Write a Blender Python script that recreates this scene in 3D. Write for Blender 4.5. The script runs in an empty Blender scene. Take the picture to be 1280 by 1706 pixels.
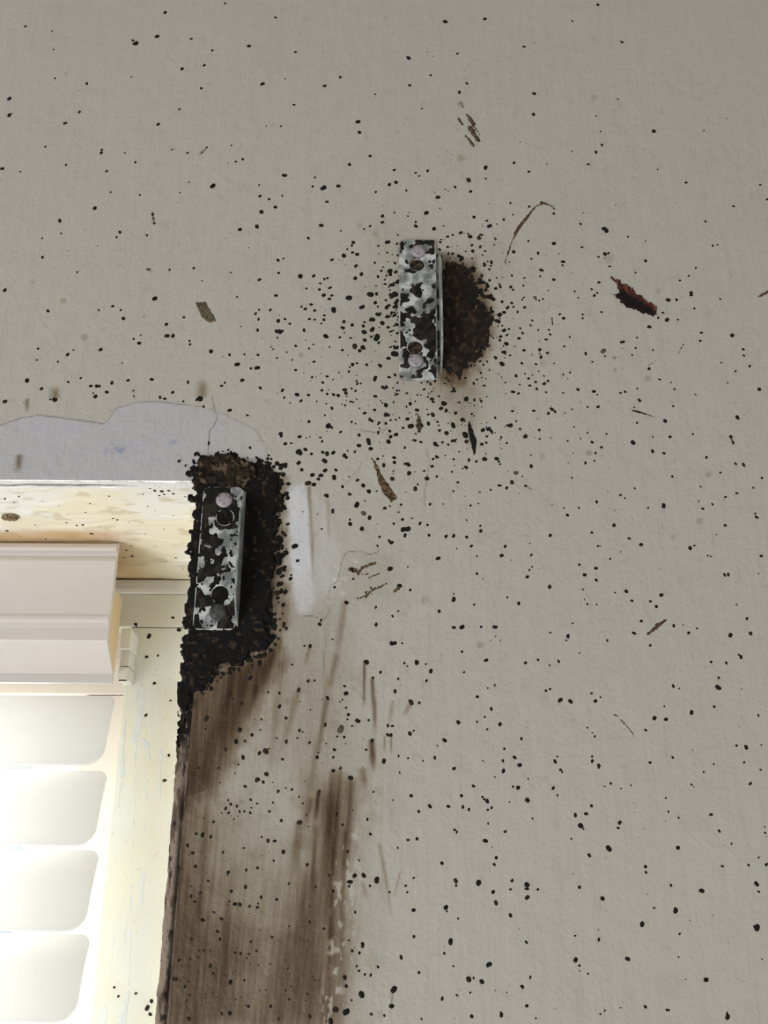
import bpy, bmesh, math, random
import numpy as np
from mathutils import Vector, Matrix

random.seed(7)
SC = bpy.context.scene
COL = SC.collection

# ------------------------------------------------------------------ camera
FPX = 1700.0
PITCH, ROLL, DIST = math.radians(22.3), math.radians(0.35), 0.578
FW = np.array([0, math.cos(PITCH), math.sin(PITCH)])
_R0 = np.array([1.0, 0, 0]); _U0 = np.array([0, -math.sin(PITCH), math.cos(PITCH)])
RT = _R0 * math.cos(ROLL) + _U0 * math.sin(ROLL)
UP = _U0 * math.cos(ROLL) - _R0 * math.sin(ROLL)
CAM = np.array([0, -DIST * math.cos(PITCH), 1.65])
cam_data = bpy.data.cameras.new('camera')
cam = bpy.data.objects.new('camera', cam_data); COL.objects.link(cam)
cam.matrix_world = Matrix(((RT[0], UP[0], -FW[0], CAM[0]), (RT[1], UP[1], -FW[1], CAM[1]),
                           (RT[2], UP[2], -FW[2], CAM[2]), (0, 0, 0, 1)))
cam_data.sensor_fit = 'VERTICAL'; cam_data.sensor_height = 36.0
cam_data.lens = 36.0 * FPX / 1706.0
cam_data.clip_start = 0.02
SC.camera = cam

# ------------------------------------------------------------------ light
world = bpy.data.worlds.new('sky'); SC.world = world; world.use_nodes = True
wn = world.node_tree; wn.nodes.clear()
w_out = wn.nodes.new('ShaderNodeOutputWorld'); w_bg = wn.nodes.new('ShaderNodeBackground')
w_tc = wn.nodes.new('ShaderNodeTexCoord'); w_no = wn.nodes.new('ShaderNodeTexNoise')
w_rp = wn.nodes.new('ShaderNodeValToRGB')
w_no.inputs['Scale'].default_value = 2.2; w_no.inputs['Detail'].default_value = 4
w_rp.color_ramp.elements[0].position = 0.36; w_rp.color_ramp.elements[0].color = (0.45, 0.80, 1.0, 1)
w_rp.color_ramp.elements[1].position = 0.47; w_rp.color_ramp.elements[1].color = (1.0, 0.975, 0.94, 1)
wn.links.new(w_tc.outputs['Generated'], w_no.inputs['Vector'])
wn.links.new(w_no.outputs['Fac'], w_rp.inputs['Fac'])
wn.links.new(w_rp.outputs['Color'], w_bg.inputs['Color'])
w_bg.inputs['Strength'].default_value = 1.0
wn.links.new(w_bg.outputs['Background'], w_out.inputs['Surface'])

def light(name, kind, loc, target, energy, color, size=None):
    d = bpy.data.lights.new(name, kind); d.energy = energy; d.color = color
    o = bpy.data.objects.new(name, d); COL.objects.link(o); o.location = loc
    o.rotation_euler = (Vector(target) - Vector(loc)).to_track_quat('-Z', 'Y').to_euler()
    if kind == 'AREA': d.shape = 'RECTANGLE'; d.size, d.size_y = size
    if kind == 'SUN': d.angle = math.radians(60)      # veiled, hazy sun
    return o
light('sun', 'SUN', (-1.5, 3.0, 2.75), (-0.3, 0.1, 1.7), 20.0, (1.0, 0.985, 0.97))
light('room_window_light', 'AREA', (-1.05, -1.25, 0.78), (-0.05, 0.0, 1.95), 23.0, (0.97, 0.98, 1.0), (0.9, 1.1))
light('second_room_window_light', 'AREA', (1.2, -1.5, 1.6), (0.0, 0.0, 1.9), 5.5, (0.97, 0.98, 1.0), (0.9, 1.1))

vs = SC.view_settings
vs.view_transform = 'Standard'; vs.look = 'None'; vs.gamma = 1.0; vs.exposure = 0.0
vs.use_curve_mapping = False

# ------------------------------------------------------------------ helpers
def ray(x, y): return FW + RT * ((x - 640) / FPX) + UP * ((853 - y) / FPX)
def P(x, y, d=0.0):                                     # point on the upright plane d behind the wall face
    v = ray(x, y); return CAM + v * ((d - CAM[1]) / v[1])
def Pz(x, y, z):                                        # point on the level plane at height z
    v = ray(x, y); return CAM + v * ((z - CAM[2]) / v[2])
def to_px(p):                                           # wall chart: photo-measured coordinates of wall points
    q = p - CAM; w = q @ FW
    return 640 + FPX * (q @ RT) / w, 853 - FPX * (q @ UP) / w

def lin(c):
    return tuple(((v / 255) / 12.92 if v / 255 <= 0.04045 else ((v / 255 + 0.055) / 1.055) ** 2.4) for v in c)

def link(o, parent=None):
    COL.objects.link(o)
    if parent: o.parent = parent
    return o
def mobj(name, mesh, mat, parent=None):
    if mat and not mesh.materials: mesh.materials.append(mat)
    return link(bpy.data.objects.new(name, mesh), parent)
def obj(name, bm, mat, parent=None, smooth=False):
    me = bpy.data.meshes.new(name)
    bmesh.ops.recalc_face_normals(bm, faces=bm.faces)
    bm.to_mesh(me); bm.free()
    if smooth: me.shade_smooth()
    return mobj(name, me, mat, parent)
def empty(name, loc=(0, 0, 0), parent=None):
    o = bpy.data.objects.new(name, None); o.location = loc; o.empty_display_size = 0.02
    return link(o, parent)
def tag(o, label=None, cat=None, group=None, kind=None):
    for k, v in (('label', label), ('category', cat), ('group', group), ('kind', kind)):
        if v: o[k] = v
    return o

def grid_mesh(name, V, keep, cols=None, smooth=True):
    """V (n,m,3) vertex grid; keep (n-1,m-1) mask of faces; cols (n,m,3) linear colours."""
    n, m = V.shape[:2]
    idx = np.arange(n * m).reshape(n, m)
    q = np.stack([idx[:-1, :-1], idx[:-1, 1:], idx[1:, 1:], idx[1:, :-1]], -1)[keep]
    used, inv = np.unique(q.ravel(), return_inverse=True)
    q = inv.reshape(-1, 4)
    me = bpy.data.meshes.new(name)
    me.vertices.add(len(used)); me.vertices.foreach_set('co', V.reshape(-1, 3)[used].astype(np.float32).ravel())
    me.loops.add(q.size); me.loops.foreach_set('vertex_index', q.astype(np.int32).ravel())
    me.polygons.add(len(q)); me.polygons.foreach_set('loop_start', np.arange(0, q.size, 4, dtype=np.int32))
    me.update(calc_edges=True)
    if cols is not None:
        a = me.color_attributes.new('stain', 'FLOAT_COLOR', 'POINT')
        c = np.ones((len(used), 4), np.float32); c[:, :3] = cols.reshape(-1, 3)[used]
        a.data.foreach_set('color', c.ravel())
    if smooth: me.shade_smooth()
    me.validate()
    return me

_rng = np.random.RandomState(11)
_LAT = _rng.rand(256, 256).astype(np.float32)
def vnoise(x, y, s=0):
    x = np.asarray(x, np.float64) + 17.3 * s; y = np.asarray(y, np.float64) + 31.7 * s
    xi = np.floor(x).astype(int); yi = np.floor(y).astype(int)
    fx = x - xi; fy = y - yi
    fx = fx * fx * (3 - 2 * fx); fy = fy * fy * (3 - 2 * fy)
    a = _LAT[xi % 256, yi % 256]; b = _LAT[(xi + 1) % 256, yi % 256]
    c = _LAT[xi % 256, (yi + 1) % 256]; d = _LAT[(xi + 1) % 256, (yi + 1) % 256]
    return (a * (1 - fx) + b * fx) * (1 - fy) + (c * (1 - fx) + d * fx) * fy
def fbm(x, y, s=0, o=4):
    t = 0; a = 0.5; n = 0
    for k in range(o):
        t = t + a * vnoise(np.asarray(x) * 2 ** k, np.asarray(y) * 2 ** k, s + 5 * k); n += a; a *= 0.5
    return t / n
def smooth(e0, e1, v):
    t = np.clip((v - e0) / (e1 - e0), 0, 1); return t * t * (3 - 2 * t)
def seg_dist(x, y, a, b):
    dx, dy = b[0] - a[0], b[1] - a[1]; L2 = dx * dx + dy * dy + 1e-9
    t = np.clip(((x - a[0]) * dx + (y - a[1]) * dy) / L2, 0, 1)
    return np.hypot(x - a[0] - t * dx, y - a[1] - t * dy), t
def poly_sdf(x, y, pts):
    d = np.full(np.shape(x), 1e9); ins = np.zeros(np.shape(x), bool)
    for i in range(len(pts)):
        a, b = pts[i], pts[(i + 1) % len(pts)]
        d = np.minimum(d, seg_dist(x, y, a, b)[0])
        c = (a[1] > y) != (b[1] > y)
        xx = a[0] + (b[0] - a[0]) * (y - a[1]) / ((b[1] - a[1]) or 1e-9)
        ins ^= c & (x < xx)
    return np.where(ins, -d, d)
def line_sdf(x, y, pts, w):
    """distance to a polyline whose half width runs through the list w"""
    d = np.full(np.shape(x), 1e9)
    for i in range(len(pts) - 1):
        q, t = seg_dist(x, y, pts[i], pts[i + 1])
        d = np.minimum(d, q - (w[i] * (1 - t) + w[i + 1] * t))
    return d

# ------------------------------------------------------------------ materials
def mat(name, color, rough=0.6, metal=0.0, spec=0.3):
    m = bpy.data.materials.new(name); m.use_nodes = True
    b = m.node_tree.nodes['Principled BSDF']
    b.inputs['Base Color'].default_value = (*color, 1); b.inputs['Roughness'].default_value = rough
    b.inputs['Metallic'].default_value = metal; b.inputs['Specular IOR Level'].default_value = spec
    return m
def N(m, t, **kw):
    n = m.node_tree.nodes.new(t)
    for k, v in kw.items():
        if k in n.inputs: n.inputs[k].default_value = v
        else: setattr(n, k, v)
    return n
def LK(m, a, b): m.node_tree.links.new(a, b)
def noise_bump(m, scale, strength, dist=0.001, detail=3, stretch=None, prev=None):
    tc = N(m, 'ShaderNodeTexCoord'); no = N(m, 'ShaderNodeTexNoise', Scale=scale, Detail=detail)
    if stretch:
        mp = N(m, 'ShaderNodeMapping', Scale=stretch); LK(m, tc.outputs['Object'], mp.inputs['Vector']); LK(m, mp.outputs['Vector'], no.inputs['Vector'])
    else: LK(m, tc.outputs['Object'], no.inputs['Vector'])
    bp = N(m, 'ShaderNodeBump', Strength=strength, Distance=dist)
    LK(m, no.outputs['Fac'], bp.inputs['Height'])
    if prev: LK(m, prev.outputs['Normal'], bp.inputs['Normal'])
    LK(m, bp.outputs['Normal'], m.node_tree.nodes['Principled BSDF'].inputs['Normal'])
    return bp
def noise_mix(m, c0, c1, scale, lo, hi, stretch=None, detail=4, base=None):
    """colour ramp over a noise; base socket replaces c0 when given"""
    tc = N(m, 'ShaderNodeTexCoord'); no = N(m, 'ShaderNodeTexNoise', Scale=scale, Detail=detail)
    mp = N(m, 'ShaderNodeMapping', Scale=stretch or (1, 1, 1))
    LK(m, tc.outputs['Object'], mp.inputs['Vector']); LK(m, mp.outputs['Vector'], no.inputs['Vector'])
    mr = N(m, 'ShaderNodeMapRange'); mr.inputs['From Min'].default_value = lo; mr.inputs['From Max'].default_value = hi
    LK(m, no.outputs['Fac'], mr.inputs['Value'])
    mx = N(m, 'ShaderNodeMix', data_type='RGBA'); LK(m, mr.outputs['Result'], mx.inputs[0])
    mx.inputs[6].default_value = (*c0, 1); mx.inputs[7].default_value = (*c1, 1)
    if base: LK(m, base, mx.inputs[6])
    LK(m, mx.outputs[2], m.node_tree.nodes['Principled BSDF'].inputs['Base Color'])
    return mx.outputs[2]
def attr_mat(name, rough, bumps, spec=0.3):
    m = mat(name, (0.3, 0.3, 0.3), rough, 0, spec)
    at = N(m, 'ShaderNodeAttribute', attribute_name='stain')
    LK(m, at.outputs['Color'], m.node_tree.nodes['Principled BSDF'].inputs['Base Color'])
    bp = None
    for b in bumps: bp = noise_bump(m, *b, prev=bp)
    return m

BASE = np.array(0.522 * np.array([1.0, 0.962, 0.855]))
M_wall = attr_mat('painted_plaster', 0.5, [(95, 0.35, 0.003, 3), (420, 0.35, 0.0012, 2), (80, 0.27, 0.003, 2, (2.0, 1, 0.24))], 0.35)
M_crust = attr_mat('mould_crust', 0.8, [(900, 0.7, 0.001, 3)], 0.25)
M_mark = attr_mat('dried_smear', 0.7, [(900, 0.5, 0.0006, 3)], 0.2)
M_bead = attr_mat('edge_plaster', 0.75, [(600, 0.8, 0.0012, 4)], 0.2)
M_spot = mat('mould_black', lin((24, 23, 17)), 0.75, 0, 0.25)
M_spot_brown = mat('mould_brown', lin((52, 43, 34)), 0.8, 0, 0.2)
M_spot_pale = mat('mould_faint', lin((92, 86, 73)), 0.8, 0, 0.2)

M_metal = mat('galvanised_steel', lin((150, 156, 155)), 0.5, 0.35, 0.5)
_s = noise_mix(M_metal, lin((134, 139, 139)), lin((222, 226, 225)), 140, 0.42, 0.60, detail=5)
noise_bump(M_metal, 500, 0.4, 0.0006)
M_metal_flange = mat('flange_steel', lin((165, 173, 172)), 0.42, 0.4, 0.5)
noise_mix(M_metal_flange, lin((140, 148, 148)), lin((200, 206, 205)), 180, 0.4, 0.65)
M_screw = mat('screw_pinkish', lin((158, 146, 152)), 0.55, 0.3, 0.4)
noise_mix(M_screw, lin((176, 168, 174)), lin((104, 84, 80)), 420, 0.5, 0.7)
M_screw_dark = mat('screw_dark', lin((70, 72, 70)), 0.6, 0.4, 0.4)
noise_mix(M_screw_dark, lin((84, 86, 84)), lin((34, 32, 28)), 420, 0.45, 0.7)
M_rust = mat('rust_hole', lin((70, 50, 36)), 0.9)
noise_mix(M_rust, lin((20, 17, 14)), lin((92, 74, 56)), 500, 0.4, 0.65)

M_soffit = mat('soffit_paint', lin((236, 230, 208)), 0.6)
_s = noise_mix(M_soffit, lin((242, 238, 224)), lin((232, 216, 172)), 26, 0.42, 0.62, (1, 1.6, 1))
noise_mix(M_soffit, (0, 0, 0), lin((205, 178, 128)), 70, 0.60, 0.78, (0.6, 1.4, 1), base=_s)
noise_bump(M_soffit, 240, 0.25, 0.001)
M_frame = mat('frame_paint', lin((240, 234, 200)), 0.5)
_s = noise_mix(M_frame, lin((244, 241, 223)), lin((241, 242, 233)), 30, 0.40, 0.60, (1, 1, 0.45))
noise_mix(M_frame, (0, 0, 0), lin((222, 210, 176)), 190, 0.66, 0.84, base=_s)
noise_bump(M_frame, 300, 0.2, 0.0008, stretch=(2, 1, 0.4))
M_sash = mat('sash_paint', lin((250, 243, 235)), 0.45)
M_white = mat('white_gloss', lin((245, 244, 240)), 0.35, 0, 0.5)
M_valance = mat('valance_vinyl', lin((217, 210, 206)), 0.38, 0, 0.45)
M_tan = mat('headrail_cream', lin((238, 212, 172)), 0.5)
M_edge_white = mat('chipped_lit_plaster', lin((244, 242, 236)), 0.7)  # whiteness stands in for light caught by the head edge
noise_bump(M_edge_white, 500, 0.5, 0.001)
M_clear = mat('clear_plastic', lin((232, 232, 226)), 0.25, 0, 0.5)
M_jamb = mat('jamb_paint', lin((242, 239, 228)), 0.6)
M_filler = mat('gap_dark', lin((60, 54, 46)), 0.9)

M_slat = bpy.data.materials.new('slat_vinyl'); M_slat.use_nodes = True
_b = M_slat.node_tree.nodes['Principled BSDF']; _o = M_slat.node_tree.nodes['Material Output']
_b.inputs['Base Color'].default_value = (*lin((244, 244, 241)), 1); _b.inputs['Roughness'].default_value = 0.4
_t = N(M_slat, 'ShaderNodeBsdfTranslucent'); _t.inputs['Color'].default_value = (0.93, 0.92, 0.91, 1)
_m = N(M_slat, 'ShaderNodeMixShader'); _m.inputs[0].default_value = 0.45
LK(M_slat, _b.outputs[0], _m.inputs[1]); LK(M_slat, _t.outputs[0], _m.inputs[2]); LK(M_slat, _m.outputs[0], _o.inputs['Surface'])

M_glass = bpy.data.materials.new('window_glass'); M_glass.use_nodes = True
M_glass.node_tree.nodes.remove(M_glass.node_tree.nodes['Principled BSDF'])
_o = M_glass.node_tree.nodes['Material Output']
_t = N(M_glass, 'ShaderNodeBsdfTransparent'); _t.inputs['Color'].default_value = (0.95, 0.97, 0.97, 1)
_g = N(M_glass, 'ShaderNodeBsdfGlossy', Roughness=0.02); _f = N(M_glass, 'ShaderNodeFresnel', IOR=1.45)
_m = N(M_glass, 'ShaderNodeMixShader'); LK(M_glass, _f.outputs[0], _m.inputs[0])
LK(M_glass, _t.outputs[0], _m.inputs[1]); LK(M_glass, _g.outputs[0], _m.inputs[2]); LK(M_glass, _m.outputs[0], _o.inputs['Surface'])

# ------------------------------------------------------------------ wall with its stains
XE, ZH = -0.1000, 1.8845          # where the flat face ends at the opening; soffit height
RB, RH = 0.0072, 0.0032           # radius of the upright edge bead and of the head edge
XJ = XE - RB                      # jamb plane
def steps(*s):
    out = []
    for a, b, d in s:
        n = max(1, int(round((b - a) / d))); out.append(np.linspace(a, b, n, endpoint=False))
    out.append([s[-1][1]]); return np.concatenate(out)
xs = steps((-1.6, -0.32, 0.03), (-0.32, XE, 0.00072), (XE, 0.05, 0.00068), (0.05, 0.31, 0.0017), (0.31, 1.8, 0.03))
zs = steps((0.0, 1.25, 0.05), (1.25, 1.595, 0.03), (1.595, ZH + RH, 0.00078), (ZH + RH, 2.00, 0.00078), (2.00, 2.30, 0.0013), (2.30, 2.6, 0.03))
X, Z = np.meshgrid(xs, zs)
WX0, WZ0 = -1.0, 1.25             # opening's left edge; unseen sill, raised to bounce sun at the soffit
PX, PY = to_px(np.stack([X, np.zeros_like(X), Z], -1))
inview = (PX > -760) & (PX < 1700) & (PY > -300) & (PY < 1950)
PX = np.where(inview, PX, -5000.0); PY = np.where(inview, PY, -5000.0)

brown = np.zeros_like(X); dark = np.zeros_like(X); white = np.zeros_like(X); relief = np.zeros_like(X)
blue = np.zeros_like(X)
def box(x0, y0, x1, y1):
    r = np.where((PX > x0) & (PX < x1) & (PY > y0) & (PY < y1))
    return r
def add_poly(layer, pts, strength, soft, amp=0, sc=30, seed=0):
    a = np.array(pts, float); m = soft * 2 + amp
    i = box(a[:, 0].min() - m, a[:, 1].min() - m, a[:, 0].max() + m, a[:, 1].max() + m)
    x, y = PX[i], PY[i]
    d = poly_sdf(x, y, pts) + amp * (fbm(x / sc, y / sc, seed) - 0.5) * 2
    layer[i] += strength * smooth(soft, -soft, d)
def add_streak(layer, a, b, w, strength, seed=0, head=0.05, tail=0.7):
    m = w * 3
    i = box(min(a[0], b[0]) - m, min(a[1], b[1]) - m, max(a[0], b[0]) + m, max(a[1], b[1]) + m)
    x, y = PX[i], PY[i]
    dx, dy = b[0] - a[0], b[1] - a[1]; L = math.hypot(dx, dy)
    t = ((x - a[0]) * dx + (y - a[1]) * dy) / L / L
    c = ((x - a[0]) * dy - (y - a[1]) * dx) / L
    c = c + 1.2 * (fbm(t * L / 40, c * 0 + seed, seed) - 0.5) * 2
    f = smooth(-head, head, t) * smooth(1.02, tail * 0.6, t) * np.exp(-(c / w) ** 2 * 1.3)
    layer[i] += strength * f * (0.6 + 0.8 * fbm(c / 1.6, t * L / 35, seed + 3))

# broad brown wash and run-off
add_poly(brown, [(250, 1060), (480, 1060), (600, 1200), (640, 1320), (600, 1706), (240, 1706)], 0.13, 60, 30, 60, 1)
add_poly(brown, [(290, 1150), (455, 1070), (474, 1092), (440, 1160), (400, 1240), (352, 1330), (285, 1345)], 0.95, 22, 16, 18, 2)
add_poly(brown, [(240, 1310), (318, 1310), (345, 1450), (400, 1560), (420, 1706), (230, 1706)], 0.62, 45, 35, 40, 3)
add_poly(brown, [(505, 1290), (596, 1300), (598, 1385), (580, 1470), (566, 1706), (440, 1706), (470, 1560), (500, 1420)], 0.5, 24, 16, 26, 4)
add_poly(brown, [(240, 1240), (330, 1260), (420, 1400), (560, 1500), (580, 1760), (220, 1760)], 0.42, 70, 30, 50, 14)
add_poly(brown, [(240, 1290), (300, 1290), (322, 1400), (330, 1760), (220, 1760)], 0.40, 30, 20, 30, 15)
add_poly(brown, [(300, 1150), (440, 1080), (400, 1180), (330, 1320), (285, 1320)], 0.45, 20, 14, 18, 16)
add_poly(brown, [(330, 1560), (560, 1540), (560, 1740), (300, 1740)], 0.30, 60, 30, 40, 5)
add_poly(brown, [(455, 960), (560, 1000), (600, 1120), (560, 1280), (430, 1280), (440, 1100)], 0.16, 40, 20, 30, 6)
add_poly(brown, [(640, 380), (830, 420), (850, 620), (790, 700), (640, 690), (590, 560)], 0.13, 60, 20, 40, 7)
add_poly(brown, [(735, 430), (790, 440), (822, 520), (812, 590), (770, 635), (735, 640)], 1.2, 14, 12, 12, 8)
add_poly(brown, [(720, 600), (800, 600), (800, 680), (770, 720), (720, 650)], 0.25, 22, 10, 20, 9)
add_poly(brown, [(440, 780), (474, 800), (478, 1040), (440, 1080)], 0.8, 14, 12, 14, 10)
add_poly(brown, [(560, 930), (660, 920), (670, 1000), (590, 1010)], 0.10, 25, 10, 20, 11)
add_poly(dark, [(325, 785), (360, 770), (440, 775), (460, 800), (460, 900), (455, 1040), (425, 1080), (375, 1110), (330, 1150), (295, 1230)], 1.0, 9, 14, 14, 12)
for a, b, w, s in [((452, 1080), (395, 1235), 9, .9), ((468, 1060), (436, 1150), 6, .7), ((425, 1100), (345, 1315), 12, .8), ((398, 1110), (320, 1330), 10, .7),
                   ((575, 1000), (560, 1105), 6, .42), ((562, 1090), (535, 1185), 7, .38), ((608, 1102), (606, 1190), 2.6, 1.2), ((621, 1130), (626, 1235), 3.4, 1.3),
                   ((546, 1162), (512, 1330), 5.5, .62), ((497, 1150), (466, 1270), 6, .42), ((516, 1078), (508, 1115), 3, .5), ((619, 1232), (623, 1290), 5, 1.5),
                   ((555, 1284), (542, 1520), 6, .8), ((567, 1282), (556, 1470), 5, .9), ((585, 1298), (572, 1500), 8, .7), ((531, 1318), (525, 1375), 3.6, 2.0),
                   ((499, 1370), (488, 1470), 8, .55), ((526, 1375), (520, 1520), 5, .6), ((604, 1280), (609, 1320), 7, .6), ((515, 808), (524, 1000), 3.4, .62),
                   ((546, 830), (549, 920), 3, .25), ((655, 1168), (648, 1215), 4, .35), ((632, 1405), (656, 1545), 3.2, .5), ((604, 1470), (614, 1500), 4, .3),
                   ((685, 1172), (672, 1195), 4, .5), ((640, 1225), (641, 1260), 2, .6), ((652, 1225), (652, 1260), 2, .6), ((545, 1320), (538, 1600), 10, .5),
                   ((560, 1330), (548, 1706), 9, .55), ((575, 1380), (566, 1660), 5, .6), ((520, 1450), (500, 1706), 16, .35), ((470, 1100), (450, 1300), 8, .3),
                   ((91, 664), (91, 640), 8, .7), ((336, 662), (338, 628), 10, .6), ((45, 664), (45, 690), 4, .7), ((32, 758), (29, 792), 6, .8), ((787, 690), (780, 760), 3, .3),
                   ((555, 1400), (545, 1720), 3, .9), ((520, 1330), (505, 1380), 5, .5), ((667, 1452), (656, 1500), 2, .4), ((655, 1650), (652, 1690), 2, .5),
                   ((345, 1330), (322, 1706), 6, .4), ((380, 1500), (368, 1706), 8, .4), ((300, 1400), (288, 1706), 9, .4)]:
    add_streak(brown, a, b, w, s, int(a[0] + b[1]))
# dense vertical grain in the run-off
grain = fbm(PX / 3.2 + PY * 0.03, PY / 70, 21, 3)
brown *= 0.62 + 0.8 * grain
brown += 0.12 * smooth(0.55, 0.8, fbm(PX / 22, PY / 22, 23)) * (PX < 640) * (PY > 1080)
# scuffed pale flecks at the right edge of the run-off
fl = poly_sdf(PX, PY, [(556, 1420), (600, 1370), (604, 1460), (592, 1600), (560, 1700), (530, 1700), (548, 1540)])
fleck = smooth(6, -10, fl) * smooth(0.60, 0.66, fbm(PX / 7, PY / 16, 27, 3))
brown *= 1 - 0.8 * fleck
relief -= 0.00018 * fleck
# faint round tea-coloured dots
for x, y, r, s in [(105, 501, 6, .45), (141, 562, 6, .45), (54, 470, 5, .25), (990, 163, 6, .3), (905, 760, 6, .28), (708, 1000, 7, .3), (1122, 894, 5, .3), (1181, 790, 5, .5),
                   (1014, 430, 9, .25), (905, 605, 7, .3), (768, 263, 7, .4), (110, 124, 4, .3), (600, 375, 6, .25), (625, 389, 6, .25), (1098, 484, 5, .3), (1115, 1640, 26, .04),
                   (766, 173, 5, .6), (800, 1075, 6, .5), (1167, 868, 6, .5), (982, 755, 5, .5), (502, 592, 4, .45), (1079, 630, 5, .5), (1025, 616, 4, .5), (1024, 596, 4, .4)]:
    i = box(x - 30, y - 30, x + 30, y + 30)
    brown[i] += 0.65 * s * smooth(1.25, 0.7, np.hypot(PX[i] - x, PY[i] - y) / r * (0.85 + 0.4 * fbm(PX[i] / 9, PY[i] / 9, 4)))
# filler patches: bluish one above the window, white one beside the lower bracket
pa = [(-640, 806), (-620, 772), (-560, 748), (-470, 742), (-380, 722), (-260, 730), (-120, 716), (0, 708), (38, 695), (65, 691), (110, 697), (150, 702), (172, 706), (182, 698), (195, 680), (225, 670), (262, 668), (320, 676), (352, 682), (375, 690), (425, 715), (446, 745), (440, 775), (350, 805), (-640, 815)]
d = poly_sdf(PX, PY, pa) + 3 * (fbm(PX / 14, PY / 14, 31) - 0.5)
sm = smooth(1.5, -3, d) * (0.55 + 0.45 * smooth(420, 200, PX))
blue += 0.85 * sm; relief -= 0.0004 * smooth(0.5, -1.5, d)
i = box(-660, 640, 480, 830)
blue[i] += 0.22 * sm[i] * smooth(0.55, 0.75, fbm(PX[i] / 26, PY[i] / 20, 33))
for x, y, rx, ry, s in [(195, 752, 28, 18, .9), (285, 735, 22, 10, .7), (270, 722, 26, 8, .5), (262, 770, 20, 10, .4), (365, 715, 10, 8, .5), (430, 748, 14, 6, .5)]:
    i = box(x - 60, y - 50, x + 60, y + 50)
    blue[i] += s * smooth(1.1, 0.3, np.hypot((PX[i] - x) / rx, (PY[i] - y) / ry)) * smooth(0.40, 0.62, fbm(PX[i] / 9 + PY[i] / 30, PY[i] / 7, 35))
pb = [(478, 815), (506, 806), (517, 850), (521, 960), (524, 1000), (516, 1022), (496, 1020), (484, 940)]
d = poly_sdf(PX, PY, pb) + 8 * (fbm(PX / 12, PY / 30, 37) - 0.5)
white += 0.75 * smooth(7, -6, d)
pc = [(524, 815), (560, 900), (575, 940), (545, 1000), (525, 1020)]
white += 0.22 * smooth(12, -12, poly_sdf(PX, PY, pc))
for x, y, r in [(593, 935, 4), (574, 965, 5), (571, 988, 5), (557, 977, 4), (548, 1005, 4), (558, 966, 4)]:
    i = box(x - 20, y - 20, x + 20, y + 20)
    white[i] += 0.5 * smooth(0.5, 0.6, fbm(PX[i] / 6, PY[i] / 6, 49) + 0.12) * smooth(1.4, 0.3, np.hypot(PX[i] - x, PY[i] - y) / r)
# hairline cracks
cr = [([(-380, 722), (-260, 730), (-120, 716), (0, 708), (38, 695), (65, 691), (110, 697), (150, 702), (172, 706), (182, 698), (195, 680), (225, 670), (262, 668), (310, 675)], .6, .6),
      ([(354, 660), (358, 684), (363, 694), (358, 708), (350, 718), (349, 740), (347, 760)], .6, .7),
      ([(495, 1025), (520, 1026), (540, 1032), (548, 1022), (549, 1000), (548, 985), (553, 975), (563, 968), (568, 945), (574, 924), (582, 918), (605, 918), (612, 924), (628, 920), (634, 915)], .45, .75),
      ([(546, 1040), (541, 1090), (538, 1150)], .7, .35), ([(710, 745), (717, 770), (711, 800), (707, 842)], .8, .5), ([(578, 805), (590, 790), (600, 780), (603, 770)], .7, .4),
      ([(600, 717), (625, 720), (640, 715), (646, 712)], .8, .6), ([(300, 1330), (345, 1318), (352, 1308)], 1.4, -.9), ([(590, 1145), (610, 1165)], .6, .3),
      ([(254, 355), (257, 372)], 1.2, 1.2), ([(333, 257), (345, 246)], 1.1, .8),]
for pts, w, s in cr:
    a = np.array(pts, float); i = box(a[:, 0].min() - 8, a[:, 1].min() - 8, a[:, 0].max() + 8, a[:, 1].max() + 8)
    x, y = PX[i], PY[i]
    d = line_sdf(x + 1.6 * (fbm(x / 8, y / 8, 41) - .5), y + 1.6 * (fbm(x / 8, y / 8, 43) - .5), pts, [w] * len(pts))
    k = smooth(1.0, -0.6, d) * (0.45 + 0.9 * fbm(x / 14, y / 14, 47))
    dark[i] += 0.85 * abs(s) * k if s > 0 else 0
    if s < 0: white[i] += 0.5 * k
    relief[i] += (0.0004 if s > 0 else -0.0006) * k
# faint grey bruise marks around the wall
brown += 0.02 * smooth(0.58, 0.8, fbm(PX / 34, PY / 34, 51)) + 0.10 * smooth(0.66, 0.85, fbm(PX / 8, PY / 11, 53)) * smooth(900, 600, np.hypot(PX - 700, PY - 700))
alb = BASE[None, None, :] * (1 + 0.03 * (fbm(PX / 120, PY / 120, 57) - .5))[..., None] * np.ones((1, 1, 3))
BL = np.array(lin((192, 191, 196))); BL2 = np.array(lin((140, 148, 176))); WH = np.array(lin((226, 228, 234)))
b1 = np.clip(blue, 0, 1)[..., None]; alb = alb * (1 - b1) + BL * b1
b2 = np.clip(blue - 1, 0, 1)[..., None]; alb = alb * (1 - b2) + BL2 * b2
w1 = np.clip(white, 0, 1)[..., None]; alb = alb * (1 - w1) + WH * w1
alb = alb * np.exp(-np.clip(brown, 0, 4)[..., None] * np.array([0.92, 1.14, 1.42]))
dk = np.clip(dark, 0, 1)[..., None] * 0.96; alb = alb * (1 - dk) + np.array(lin((30, 24, 20))) * dk

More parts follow.
